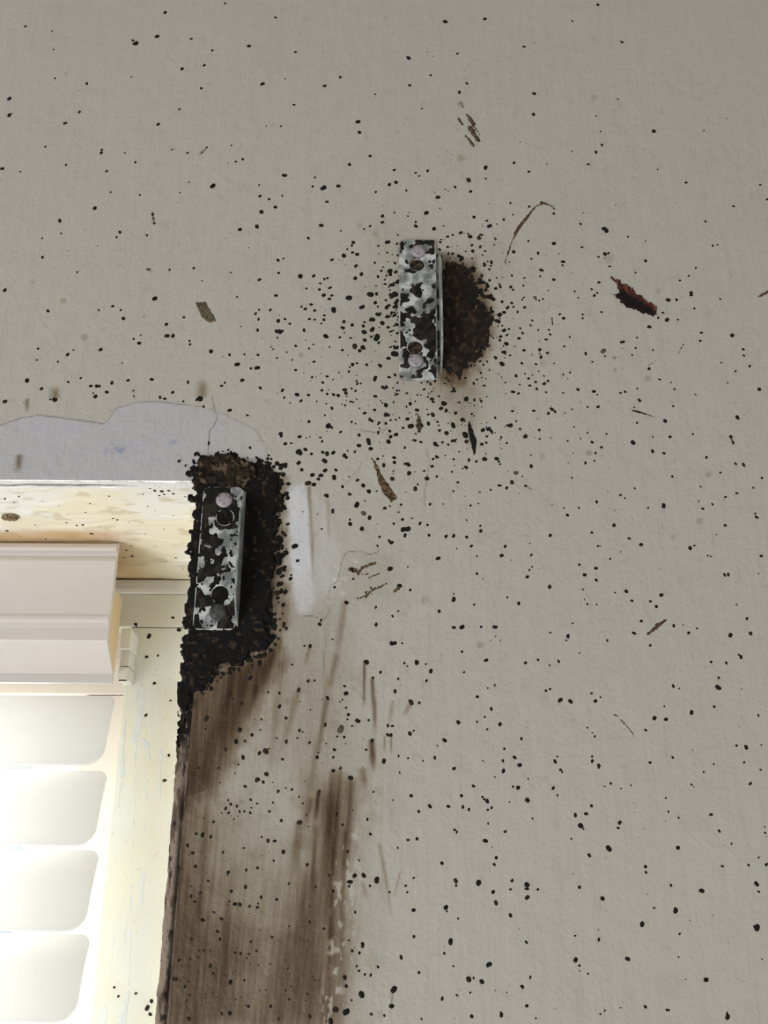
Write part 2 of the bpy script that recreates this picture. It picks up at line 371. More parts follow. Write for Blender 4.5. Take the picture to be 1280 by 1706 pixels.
relief = relief + 0.0007 * (fbm(X / 0.05, Z / 0.05, 61, 2) - .5) * 1.0
V = np.stack([X, relief, Z], -1)
xc = (xs[:-1] + xs[1:]) / 2; zc = (zs[:-1] + zs[1:]) / 2
keep = ~((xc[None, :] < XE) & (xc[None, :] > WX0) & (zc[:, None] < ZH + RH) & (zc[:, None] > WZ0))
wall = mobj('wall_north', grid_mesh('wall_north', V, keep, alb), M_wall)
tag(wall, 'greyish beige painted plaster wall speckled with black mould around the window corner', kind='structure')

# upright edge bead of the opening: rounded, crusted with mould near the bracket
zb = steps((WZ0, 1.59, 0.02), (1.59, ZH + RH, 0.0007))
an = np.concatenate([np.linspace(0, math.pi / 2, 17), [9.0]])
A, ZB = np.meshgrid(an, zb)
PYb = to_px(np.stack([np.full_like(ZB, XE), np.zeros_like(ZB), ZB], -1))[1]
arc = np.minimum(A, math.pi / 2)
n1 = fbm(A * 5.5, ZB / 0.0035, 71, 4)
up = smooth(1330, 1200, PYb)
disp = (0.0008 + 0.0022 * up) * (n1 - 0.5) * 1.6 + 0.0009 * (fbm(A * 0 + 2, ZB / 0.02, 73) - .5)
groove = np.exp(-((A - 0.20) / 0.13) ** 2) * smooth(1270, 1340, PYb)
disp -= 0.0016 * groove
disp *= smooth(0, 0.10, A) * (A < 2)
Vb = np.stack([XE - (RB + disp) * np.sin(arc), RB - (RB + disp) * np.cos(arc) + np.where(A > 2, 0.012, 0), ZB], -1)
low = np.array(lin((146, 131, 116))); lowd = np.array(lin((92, 75, 64))); blk = np.array(lin((28, 23, 20))); flk = np.array(lin((124, 108, 90)))
n2 = fbm(A * 2.0, ZB / 0.012, 75, 4); n3 = fbm(A * 7, ZB / 0.004, 77, 3)
cb = low * (1 - smooth(.50, .66, n2))[..., None] + lowd * smooth(.50, .66, n2)[..., None]
cu = blk * (1 - smooth(.60, .70, n3))[..., None] + flk * smooth(.60, .70, n3)[..., None]
cb = cb * (1 - up[..., None]) + cu * up[..., None]
cb = cb * (1 - 0.85 * np.clip(groove * 1.3, 0, 1))[..., None]
sp_ = (0.85 * smooth(.66, .72, fbm(A * 4, ZB / 0.0042, 79, 3)))[..., None]; cb = cb * (1 - sp_) + blk * sp_
bead = mobj('edge_bead', grid_mesh('edge_bead', Vb, np.ones((len(zb) - 1, len(an) - 1), bool), cb), M_bead, wall)
bead['label'] = 'rounded plaster edge of the window opening, black with mould at the top, brown lower down'

def sheet(name, a, b, c, d, m, parent, nu=1, nv=1):
    bm = bmesh.new()
    a, b, c, d = map(Vector, (a, b, c, d)); vs_ = {}
    for i_ in range(nu + 1):
        for j in range(nv + 1):
            u, v = i_ / nu, j / nv
            vs_[i_, j] = bm.verts.new(a.lerp(b, u).lerp(d.lerp(c, u), v))
    for i_ in range(nu):
        for j in range(nv): bm.faces.new([vs_[i_, j], vs_[i_ + 1, j], vs_[i_ + 1, j + 1], vs_[i_, j + 1]])
    return obj(name, bm, m, parent)
DF = 0.170                        # depth of the window frame's face
sheet('reveal_jamb', (WX0, RH, WZ0), (WX0, 0.26, WZ0), (WX0, 0.26, ZH), (WX0, RH, ZH), M_jamb, wall)
sheet('reveal_jamb', (XJ, 0.018, WZ0), (XJ, 0.26, WZ0), (XJ, 0.26, ZH), (XJ, 0.018, ZH), M_jamb, wall)
# soffit with a hairline relief, and its chipped front edge, whitened for the light it catches
sx = steps((WX0, -0.30, 0.03), (-0.30, XJ + 0.004, 0.0012)); sy = steps((RH, 0.262, 0.0012))
SX, SY = np.meshgrid(sx, sy)
sz = ZH + 0.0009 * (fbm(SX / 0.03, SY / 0.018, 81, 3) - .5) + 0.0006 * smooth(0.5, 0.53, fbm(SX / 0.05, SY / 0.02, 83))
sc1 = np.array(lin((248, 246, 238))); sc2 = np.array(lin((248, 240, 216))); sc3 = np.array(lin((208, 168, 112)))
t = smooth(0.42, 0.62, fbm(SX / 0.05, SY / 0.025, 85) + 0.9 * (SX + 0.19) + 0.6 * (SY - 0.04))[..., None]
cs = sc1 * (1 - t) + sc2 * t
t = (smooth(0.066, 0.078, SY) * smooth(-0.150, -0.185, SX) * (0.75 + 0.5 * (fbm(SX / .01, SY / .01, 87) - .5)))[..., None]  # contact shade and bounce painted in with the ochre stain above the valance
cs = cs * (1 - t) + sc3 * t
t = (0.5 * smooth(0.62, 0.72, fbm(SX / 0.012, SY / 0.006, 89)))[..., None]; cs = cs * (1 - t) + np.array(lin((206, 188, 150))) * t
M_soffit_attr = attr_mat('soffit_stained_shaded_paint', 0.6, [(240, 0.25, 0.001, 2)])
soffit = mobj('reveal_soffit', grid_mesh('reveal_soffit', np.stack([SX, SY, sz], -1), np.ones((len(sy) - 1, len(sx) - 1), bool), cs), M_soffit_attr, wall)
soffit['label'] = 'cream underside of the window head, ochre stain and painted contact shade over the blind, flecked with mould'
aa = np.linspace(0, math.pi / 2, 9)
A2, HX = np.meshgrid(aa, sx)
dd = 0.0016 * (fbm(HX / 0.006, A2 * 1.2, 91, 4) - .5)
crack = np.exp(-((A2 - 0.95 + 0.6 * (fbm(HX / .02, HX * 0, 93) - .5)) / 0.17) ** 2) * smooth(-0.135, -0.165, HX)
dd -= 0.0014 * crack
Vh = np.stack([HX, RH - (RH + dd) * np.cos(A2), ZH + RH - (RH + dd) * np.sin(A2)], -1)
ch = np.array(lin((246, 244, 238))) * (1 - 0.93 * np.clip(crack, 0, 1))[..., None]  # near white paints in the light this rounded edge catches
head = mobj('head_edge', grid_mesh('head_edge', Vh, np.ones((len(sx) - 1, len(aa) - 1), bool), ch), M_bead, wall)
head['label'] = 'chipped plaster edge, whitened for the light it catches, with a long crack above the window'

M_room = mat('room_paint', (0.62, 0.60, 0.55), 0.8); M_floor = mat('floor_boards', (0.35, 0.27, 0.2), 0.5)
for nm, q, m in (('floor', [(-1.6, -3, 0), (1.8, -3, 0), (1.8, 0, 0), (-1.6, 0, 0)], M_floor), ('ceiling', [(-1.6, -3, 2.6), (1.8, -3, 2.6), (1.8, 0, 2.6), (-1.6, 0, 2.6)], M_room),
                 ('wall_west', [(-1.6, -3, 0), (-1.6, 0, 0), (-1.6, 0, 2.6), (-1.6, -3, 2.6)], M_room), ('wall_east', [(1.8, -3, 0), (1.8, 0, 0), (1.8, 0, 2.6), (1.8, -3, 2.6)], M_room),
                 ('wall_south', [(-1.6, -3, 0), (1.8, -3, 0), (1.8, -3, 2.6), (-1.6, -3, 2.6)], M_room)):
    sheet(nm, *q, m, None)['kind'] = 'structure'

# ------------------------------------------------------------------ window
def box_bm(x0, x1, y0, y1, z0, z1, bev=0.0, seg=2):
    bm = bmesh.new()
    bmesh.ops.create_cube(bm, size=1.0)
    for v in bm.verts:
        v.co = (x0 + (v.co.x + .5) * (x1 - x0), y0 + (v.co.y + .5) * (y1 - y0), z0 + (v.co.z + .5) * (z1 - z0))
    if bev: bmesh.ops.bevel(bm, geom=bm.edges[:], offset=bev, segments=seg, affect='EDGES', profile=0.6)
    return bm
window = tag(empty('window_1', (-0.45, DF, WZ0)), 'cream painted window frame with scraped paint, behind the white blind', kind='structure')
def wpart(name, bm, m, smooth_=False, label=None):
    o = obj(name, bm, m, window, smooth_); o.location = -Vector(window.location)
    if label: o['label'] = label
    return o
XS = float(P(216, 1047, DF)[0])            # inner edge of the stile
ZR = float(P(250, 1045, DF)[2])            # joint under the head rail
ZT = float(P(250, 990, DF)[2])             # where the white strip below the soffit ends
wpart('head_rail', box_bm(WX0, XJ, DF, DF + 0.045, ZR + 0.0004, ZT, 0.0008), M_frame)
wpart('stile', box_bm(XS, XJ, DF + 0.0008, DF + 0.045, WZ0 + 0.03, ZR, 0.0012), M_frame, label='cream window stile with scraped bluish white paint')
wpart('head_strip', box_bm(WX0, XJ, DF - 0.004, DF + 0.03, ZT, ZH - 0.0004, 0.003), M_white, label='white strip under the soffit')  # plain white strip between head rail and soffit
XA = float(P(120, 1350, 0.19)[0])
ZS = float(P(100, 1158, 0.19)[2])
wpart('sash_stile', box_bm(XA, XS + 0.004, 0.19, 0.215, WZ0 + 0.03, ZS, 0.001), M_sash)
wpart('sash_rail', box_bm(WX0 + 0.02, XS + 0.004, 0.1885, 0.2145, ZS + 0.0005, ZS + 0.05, 0.001), M_sash)
XO = float(P(55, 1280, 0.235)[0])
wpart('outer_frame', box_bm(XO, XA + 0.02, 0.235, 0.26, WZ0 + 0.03, ZH, 0.001), M_white)
wpart('glass_pane', box_bm(WX0 + 0.05, XA + 0.006, 0.200, 0.204, WZ0 + 0.03, ZS + 0.006), M_glass)
wpart('sill', box_bm(WX0, XJ, 0.0, 0.26, WZ0 - 0.03, WZ0 + 0.03, 0.004), M_white)  # out of view, set high to bounce light up at the soffit
x0, x1 = P(198, 1090, 0.150)[0], P(216, 1090, 0.150)[0]
ztop, zmid, zlo, zbot = (float(P(205, y, 0.150)[2]) for y in (1047, 1081, 1108, 1131))
bk = tag(empty('blind_end_clip', (float(x0), 0.16, zbot)), 'small white and clear plastic clip beside the end of the valance', 'clip')
def cpart(name, bm, m):
    o = obj(name, bm, m, bk); o.location = -Vector(bk.location); return o
cpart('clip_body', box_bm(x0, x1, 0.150, DF + 0.0006, zmid, ztop, 0.0012, 3), M_white)
cpart('clip_tab', box_bm(x0 + 0.0004, x1 - 0.0004, 0.153, DF + 0.0006, zlo, zmid, 0.0008), M_clear)
cpart('clip_foot', box_bm(x0, x1 - 0.0004, 0.152, DF + 0.0006, zbot, zlo - 0.0006, 0.0008), M_clear)
cpart('clip_slot', box_bm(x0 + 0.001, x1 - 0.001, 0.1525, 0.1542, zbot - 0.0006, zbot), M_filler)

# ------------------------------------------------------------------ venetian blind
blind = tag(empty('venetian_blind', (-0.5, 0.108, 1.2)), 'white venetian blind with wide closed slats under a moulded valance, in the window', 'blind')
def bpart(name, bm, m, smooth_=False, label=None):
    o = obj(name, bm, m, blind, smooth_); o.location = -Vector(blind.location)
    if label: o['label'] = label
    return o
VX = float(P(179, 1060, 0.088)[0])         # right end of the valance
def zpx(y, d, x=90): return float(P(x, y, d)[2])
front = [(0.0915, 904), (0.0868, 906), (0.0853, 912), (0.0858, 917), (0.0902, 922), (0.0902, 926), (0.0884, 930), (0.0874, 934), (0.0880, 980), (0.0876, 1022), (0.0862, 1027),
         (0.0862, 1032), (0.0876, 1037), (0.0882, 1046), (0.0882, 1066), (0.0890, 1071), (0.1085, 1119), (0.1092, 1122), (0.1092, 1137)]
front = [(d, zpx(y, d)) for d, y in front]
back = [(0.1120, front[-1][1]), (0.1120, front[-2][1] + 0.001), (0.0930, front[14][1] + 0.001), (0.0930, front[4][1]), (0.0930, front[0][1])]
prof = front + back
bm = bmesh.new()
ra = [bm.verts.new((WX0 + 0.03, y, z)) for y, z in prof]; rb = [bm.verts.new((VX, y, z)) for y, z in prof]
for i_ in range(len(prof)):
    j = (i_ + 1) % len(prof); bm.faces.new([ra[i_], rb[i_], rb[j], ra[j]])
bm.faces.new(ra); bm.faces.new(rb)
bpart('valance', bm, M_valance, label='white moulded valance across the top of the blind')
hx = float(P(203, 1010, 0.150)[0])
hz0, hz1 = zpx(1136, .116), zpx(969, .114)
bpart('headrail', box_bm(WX0 + 0.03, hx, 0.1145, 0.150, hz0 + 0.012, hz1, 0.001), M_tan, label='tan headrail end showing beside the valance')
# slats: tilted, slightly bowed, rounded corners
slat_me = None
SLX = float(P(193, 1165, 0.117)[0]); PIT = 0.0471
def slat_mesh():
    Hs, Ls = 0.0475, -(WX0 + 0.04) + SLX
    r1, r2 = 0.0055, 0.0115
    pts = []
    def arc_(cx, cz, r, a0, a1, n=7):
        for k in range(n + 1):
            a = math.radians(a0 + (a1 - a0) * k / n); pts.append((cx + r * math.cos(a), cz + r * math.sin(a)))
    arc_(-r1, Hs / 2 - r1, r1, 90, 0); arc_(-r2, -Hs / 2 + r2, r2, 0, -90)
    arc_(-Ls + r2, -Hs / 2 + r2, r2, -90, -180); arc_(-Ls + r1, Hs / 2 - r1, r1, 180, 90)
    bm = bmesh.new()
    f = bm.faces.new([bm.verts.new((x, 0, z)) for x, z in pts])
    for k in range(1, 8):                       # rows that let the slat bow
        zc_ = -Hs / 2 + Hs * k / 8
        bmesh.ops.bisect_plane(bm, geom=bm.verts[:] + bm.edges[:] + bm.faces[:], plane_co=(0, 0, zc_), plane_no=(0, 0, 1))
    ret = bmesh.ops.extrude_face_region(bm, geom=bm.faces[:])
    for v in [g for g in ret['geom'] if isinstance(g, bmesh.types.BMVert)]: v.co.y += 0.0026
    tilt = math.radians(19)
    for v in bm.verts:
        y = v.co.y - 0.0026 * (1 - (v.co.z / (Hs / 2)) ** 2); z = v.co.z
        v.co.y = y * math.cos(tilt) + z * math.sin(tilt); v.co.z = z * math.cos(tilt) - y * math.sin(tilt)
    bmesh.ops.recalc_face_normals(bm, faces=bm.faces)
    me = bpy.data.meshes.new('slat'); bm.to_mesh(me); bm.free()
    me.materials.append(M_slat)
    return me
slat_me = slat_mesh()
zc0 = (zpx(1157, .117) + zpx(1274, .1)) / 2
for k in range(7):  # blind stops short, out of view, so sun reaches the sill
    o = link(bpy.data.objects.new('slat', slat_me), blind)
    o.location = Vector((SLX, 0.1085, zc0 - PIT * k)) - blind.location

bpart('bottom_rail', box_bm(WX0 + 0.04, SLX, 0.098, 0.120, zc0 - PIT * 6.5 - 0.022, zc0 - PIT * 6.5 - 0.008, 0.003), M_white)

# ------------------------------------------------------------------ mould crusts and dried marks: relief grown from distance fields
def relief_patch(name, sdf, bb, m, colors, h=0.0008, amp=6, nsc=9, res=1.5, seed=0, thr=0.0, base=-0.0002, d0=0.0, flecks=None, ft=(.60, .70), lump=0.5):
    """raised crust on the wall plane inside a noisy distance field. bb in wall-chart units."""
    x0, y0, x1, y1 = bb
    gx = np.arange(x0, x1, res); gy = np.arange(y0, y1, res)
    gx_, gy_ = np.meshgrid(gx, gy)
    n = fbm(gx_ / nsc, gy_ / nsc, seed, 3)
    d = sdf(gx_, gy_) + amp * (n - 0.5) * 2.4 + thr
    hh = h * smooth(0.5, -3.5, d) * (1 - lump + 2 * lump * fbm(gx_ / (nsc * .5), gy_ / (nsc * .5), seed + 9, 3)) 
    inside = d < 0
    v = ray(gx_[..., None], gy_[..., None])
    Pt = CAM + v * ((d0 - CAM[1]) / v[..., 1:2])
    Pt[..., 1] = d0 - np.where(inside, hh + 0.00012, base)
    keep = inside[:-1, :-1] | inside[1:, :-1] | inside[:-1, 1:] | inside[1:, 1:]
    c = np.zeros(gx_.shape + (3,))
    cn = fbm(gx_ / (nsc * .8), gy_ / (nsc * .8), seed + 15, 4)
    c0, c1, c2 = [np.array(lin(q)) for q in colors]
    t1 = smooth(0.42, 0.58, cn)[..., None]; c = c0 * (1 - t1) + c1 * t1
    t2 = smooth(ft[0], ft[1], fbm(gx_ / 7, gy_ / 7, seed + 21, 3))[..., None]; c = c * (1 - t2) + c2 * t2
    if flecks is not None: c = flecks(gx_, gy_, c)
    return grid_mesh(name, Pt, keep, c)

# black crust around the lower bracket
cpoly = [(302, 775), (330, 758), (372, 752), (420, 764), (452, 770), (470, 800), (466, 850), (466, 905), (462, 960), (458, 1010), (452, 1062), (425, 1088), (392, 1108), (355, 1132), (318, 1175), (296, 1240), (290, 1180), (300, 1100), (312, 960), (322, 850), (318, 812)]
def crust1(x, y): return poly_sdf(x, y, cpoly) + 3
me = relief_patch('mould_crust', crust1, (296, 735, 500, 1250), M_crust, [(14, 12, 12), (20, 16, 15), (62, 49, 39)], 0.0014, 17, 13, 1.4, 3, ft=(.65, .75))
vv = np.array([v.co[0] for v in me.vertices])
tag(mobj('mould_crust', me, M_crust), 'thick black mould crust around the lower bracket at the window corner', 'mould', kind='stuff')
# brown clotted top of that crust
def crust1b(x, y): return poly_sdf(x, y, [(330, 770), (365, 758), (420, 772), (440, 800), (405, 812), (345, 815), (325, 800)])
me = relief_patch('mould_clump', crust1b, (300, 740, 470, 835), M_crust, [(22, 18, 15), (50, 39, 29), (100, 84, 64)], 0.0030, 9, 10, 1.4, 13, d0=-0.0004)
tag(mobj('mould_clump', me, M_crust), 'clotted brown and black mould on top of the lower bracket', 'mould', kind='stuff')
# furry patch right of the upper bracket
def crust2(x, y):
    d = poly_sdf(x, y, [(728, 560), (732, 460), (742, 440), (775, 446), (796, 470), (804, 505), (815, 535), (812, 575), (792, 605), (772, 620), (745, 618), (728, 600)])
    return d
me = relief_patch('mould_patch', crust2, (715, 420, 850, 660), M_crust, [(27, 22, 19), (44, 34, 27), (70, 55, 42)], 0.0009, 20, 9, 1.3, 23, thr=1)
tag(mobj('mould_patch', me, M_crust), 'dark brown furry mould patch right of the upper bracket', 'mould', kind='stuff')

DK = [(30, 26, 20), (44, 36, 28), (80, 66, 52)]
BR = [(84, 68, 50), (104, 86, 64), (130, 112, 88)]
RD = [(74, 42, 36), (52, 30, 26), (28, 22, 22)]
def T(ox, oy, s, pts): return [(ox + x / s, oy + y / s) for x, y in pts]
def mark(name, sdf, bb, colors, label, cat, h=0.0005, amp=2.0, nsc=4, res=0.8, seed=0, thr=0.0):
    me = relief_patch(name, sdf, bb, M_mark, colors, h, amp, nsc, res, seed, thr)
    return tag(mobj(name, me, M_mark), label, cat)
def strokes(*ss):
    def f(x, y):
        d = np.full(np.shape(x), 1e9)
        for pts, w in ss: d = np.minimum(d, line_sdf(x, y, pts, w))
        return d
    return f
pr = T(960, 340, 4, [(235, 490), (310, 530), (375, 560), (385, 590), (450, 620), (470, 650), (530, 680), (535, 745), (440, 715), (330, 680), (295, 640), (250, 600), (300, 600), (280, 545)])
def redcol(x, y, c):
    t = smooth(7, 14, 5 * (fbm(x / 5, y / 5, 63) - .5) * 2 + (y - 463) - (x - 1018) * 0.62)[..., None]
    return c * (1 - t) + np.array(lin((27, 20, 22))) * t
me = relief_patch('dried_smear', lambda x, y: poly_sdf(x, y, pr), (1005, 452, 1108, 540), M_mark, [(96, 50, 42), (66, 36, 31), (128, 78, 64)], 0.0009, 3.4, 4, 0.8, 33, -1.0, flecks=redcol)
tag(mobj('dried_smear', me, M_mark), 'dark red and black dried smear, the largest on the right of the wall', 'smear')
mark('dried_streak', strokes(([(842, 437), (850, 410), (862, 383), (878, 362), (892, 345), (905, 338)], [.9, 1.3, 2.3, 2.3, 1.2, 1.4]), ([(903, 338), (906, 338), (915, 341), (925, 348)], [2.4, 1.8, 1.0, .5])),
     (830, 325, 935, 450), [(98, 74, 56), (78, 56, 42), (120, 98, 78)], 'long thin curved brown streak above right of the upper bracket', 'streak', 0.0003, 1.6, 4, 0.7, 34)
mark('dirt_smear', lambda x, y: poly_sdf(x, y, T(320, 340, 4, [(25, 655), (95, 650), (110, 690), (165, 775), (120, 795), (60, 750)])), (318, 495, 370, 548), [(96, 86, 68), (112, 102, 82), (82, 72, 56)],
     'short grey brown smear on the wall left of the upper bracket', 'smear', 0.0003, 1.6, 3, 0.7, 35)
mark('scuff_mark', strokes(([(779, 192), (789, 207)], [2, 4]), ([(784, 214), (797, 234)], [4.6, 3]), ([(776, 226), (789, 242)], [1.6, 2.2]), ([(765, 198), (771, 207)], [2, 1.5]), ([(789, 210), (800, 224)], [1, 1]), ([(768, 170), (772, 178)], [1.4, 1])),
     (755, 160, 812, 250), [(70, 60, 46), (88, 76, 60), (104, 92, 74)], 'dark brown scuff of short parallel strokes high on the wall', 'scuff', 0.0003, 1.4, 3, 0.7, 36)
mark('dried_smear', lambda x, y: poly_sdf(x, y, T(460, 680, 4, [(640, 335), (662, 355), (700, 440), (752, 510), (782, 565), (815, 600), (770, 625), (740, 590), (712, 560), (690, 500), (662, 410)])), (612, 755, 672, 842),
     [(66, 47, 33), (112, 92, 66), (146, 128, 100)], 'long tapering brown smear between the two brackets', 'smear', 0.0006, 1.6, 4, 0.7, 37)
mark('scrape_mark', lambda x, y: poly_sdf(x, y, [(782, 700), (786, 712), (794, 732), (793, 752), (790, 758), (786, 745), (781, 722), (780, 708)]), (770, 690, 805, 765), [(26, 26, 26), (34, 33, 32), (46, 42, 38)],
     'black pointed sliver below the upper bracket', 'scrape', 0.0010, 1.0, 4, 0.7, 38)
mark('scuff_mark', strokes((T(460, 680, 4, [(545, 1100), (575, 1065), (660, 1033)]), [2, 2.6, 2.6]), (T(460, 680, 4, [(495, 1075), (525, 1080)]), [3, 4]), (T(460, 680, 4, [(545, 1270), (600, 1250), (640, 1215), (740, 1170)]), [1.5, 1.5, 2.5, 1.2]),
     (T(460, 680, 4, [(600, 1225), (605, 1260)]), [1.5, 1]), (T(460, 680, 4, [(632, 1200), (640, 1240)]), [1.8, 1]), (T(460, 680, 4, [(790, 1225), (825, 1185)]), [2.5, 3]), (T(460, 680, 4, [(550, 1110), (620, 1105)]), [1.2, 1]), (T(460, 680, 4, [(620, 1130), (690, 1100)]), [.8, .8])),
     (570, 925, 680, 1010), [(80, 62, 44), (104, 86, 66), (126, 108, 84)], 'scratchy brown scuff right of the white filler patch', 'scuff', 0.0003, 1.8, 3, 0.7, 39)
mark('dried_smear', strokes(([(1080, 1056), (1098, 1042)], [2.0, 3.0]), ([(1096, 1042), (1110, 1033)], [3.8, 1.4])), (1070, 1025, 1118, 1065), [(96, 74, 66), (70, 46, 42), (128, 112, 98)],
     'small reddish brown smear on the right of the wall, below the larger one', 'smear', 0.0004, 1.6, 3, 0.7, 40)
mark('dried_streak', strokes(([(1265, 494), (1284, 484)], [1.2, 3])), (1258, 476, 1292, 502), [(120, 92, 76), (100, 74, 60), (90, 66, 54)], 'short brown streak at the right edge of the wall', 'streak', 0.0003, 1.2, 3, 0.7, 41)
mark('fine_hair', strokes((T(960, 1020, 4, [(252, 684), (280, 692)]), [.9, 1.3]), (T(960, 1020, 4, [(292, 710), (330, 748), (360, 785), (380, 810), (386, 840)]), [.9, 1.1, .9, .7, .5])), (1018, 1185, 1062, 1235),
     DK, 'fine black curved fibre low on the right of the wall', 'fibre', 0.0003, 0.7, 3, 0.55, 42)
mark('fine_hair', strokes((T(960, 680, 4, [(380, 18), (410, 22), (460, 38), (520, 58)]), [1, 2, .9, .4])), (1050, 678, 1095, 700), DK, 'short black fibre with a thick end, right of the black sliver', 'fibre', 0.0003, 0.7, 3, 0.55, 43)
mark('fine_hair', strokes((T(780, 680, 4, [(385, 520), (420, 540), (442, 555)]), [1, 1, .7])), (872, 805, 895, 822), DK, 'short black fibre trailing from a mould spot, below right of the black sliver', 'fibre', 0.0003, 0.5, 3, 0.55, 44)
mark('dirt_smear', lambda x, y: poly_sdf(x, y, [(696, 690), (702, 700), (704, 712), (699, 720), (693, 708)]), (660, 660, 720, 725), [(90, 76, 58), (60, 48, 36), (110, 94, 72)], 'small brown dirt mark just under the upper bracket', 'smear', 0.0003, 2, 3, 0.7, 45)

scr = strokes(([(240, 1150), (235, 1180), (229, 1215), (222, 1240)], [3, 5, 7, 4]), ([(226, 1230), (224, 1275)], [5, 1]), ([(238, 1233), (246, 1245), (249, 1265)], [4, 3, 2]), ([(240, 1120), (226, 1165)], [3, 3]),
    ([(207, 1200), (203, 1290)], [3, 4]), ([(202, 1290), (197, 1345)], [4, 1]), ([(226, 1290), (221, 1400)], [.9, .6]), ([(246, 1300), (240, 1390)], [.8, .6]), ([(268, 1250), (266, 1330)], [3, 1]), ([(239, 1456), (234, 1508)], [3.4, 3]),
    ([(210, 1540), (207, 1580)], [1.4, .8]), ([(190, 1560), (188, 1580)], [1.2, .8]), ([(213, 1655), (203, 1706)], [4, 7]), ([(174, 1680), (168, 1720)], [5, 8]), ([(221, 1400), (215, 1640)], [.6, .8]), ([(214, 1100), (222, 1120)], [2, 3]))
me = relief_patch('paint_scrapes', scr, (160, 1090, 275, 1725), M_mark, [(238, 241, 240), (232, 238, 238), (242, 243, 240)], 0.00008, 2.0, 12, 0.9, 61, d0=DF + 0.0008)
o = mobj('paint_scrapes', me, M_mark, window); o.location = -Vector(window.location); o['kind'] = 'stuff'; o['label'] = 'bluish white scraped paint streaks on the cream stile'

# ------------------------------------------------------------------ brackets
def curve_plate(outline, holes, thick, bev):
    cu = bpy.data.curves.new('tmp', 'CURVE'); cu.dimensions = '2D'; cu.fill_mode = 'BOTH'
    cu.extrude = thick / 2; cu.bevel_depth = bev; cu.bevel_resolution = 1
    for pts in [outline] + holes:
        s = cu.splines.new('POLY'); s.points.add(len(pts) - 1); s.use_cyclic_u = True
        for q, (x, z) in zip(s.points, pts): q.co = (x, z, 0, 1)
    o = bpy.data.objects.new('tmp', cu); COL.objects.link(o)
    dg = bpy.context.evaluated_depsgraph_get(); dg.update()
    me = bpy.data.meshes.new_from_object(o.evaluated_get(dg))
    bpy.data.objects.remove(o); bpy.data.curves.remove(cu)
    me.transform(Matrix(((1, 0, 0, 0), (0, 0, -1, 0), (0, 1, 0, 0), (0, 0, 0, 1))))
    return me
def rrect(x0, x1, z0, z1, r, n=5):
    out = []
    for cx, cz, a0 in ((x1 - r, z1 - r, 0), (x0 + r, z1 - r, 90), (x0 + r, z0 + r, 180), (x1 - r, z0 + r, 270)):
        for k in range(n + 1):
            a = math.radians(a0 + 90 * k / n); out.append((cx + r * math.cos(a), cz + r * math.sin(a)))
    return out
def keyhole(cx, cz, r, sx, sz, sr, n=20):
    """big round hole at (cx,cz) with a narrow slot running to (sx,sz)"""
    up_ = 1 if sz > cz else -1
    a0 = math.asin(min(.95, sr / r)); out = []
    for k in range(n + 1):
        a = math.pi / 2 * up_ + a0 + (2 * math.pi - 2 * a0) * k / n
        out.append((cx + r * math.cos(a), cz + r * math.sin(a)))
    for k in range(7):
        a = (0 if up_ > 0 else math.pi) + math.pi * k / 6
        out.append((sx + sr * math.cos(a), sz + sr * math.sin(a)))
    return out
def lathe(prof, n=20):
    bm = bmesh.new(); rings = []
    for r, y in prof:
        rings.append([bm.verts.new((r * math.cos(2 * math.pi * k / n), y, r * math.sin(2 * math.pi * k / n))) for k in range(n)] if r > 1e-6 else [bm.verts.new((0, y, 0))])
    for a, b in zip(rings, rings[1:]):
        for k in range(n):
            l = (k + 1) % n
            if len(b) == 1: bm.faces.new([a[k], a[l], b[0]])
            elif len(a) == 1: bm.faces.new([a[0], b[l], b[k]])
            else: bm.faces.new([a[k], a[l], b[l], b[k]])
    return bm
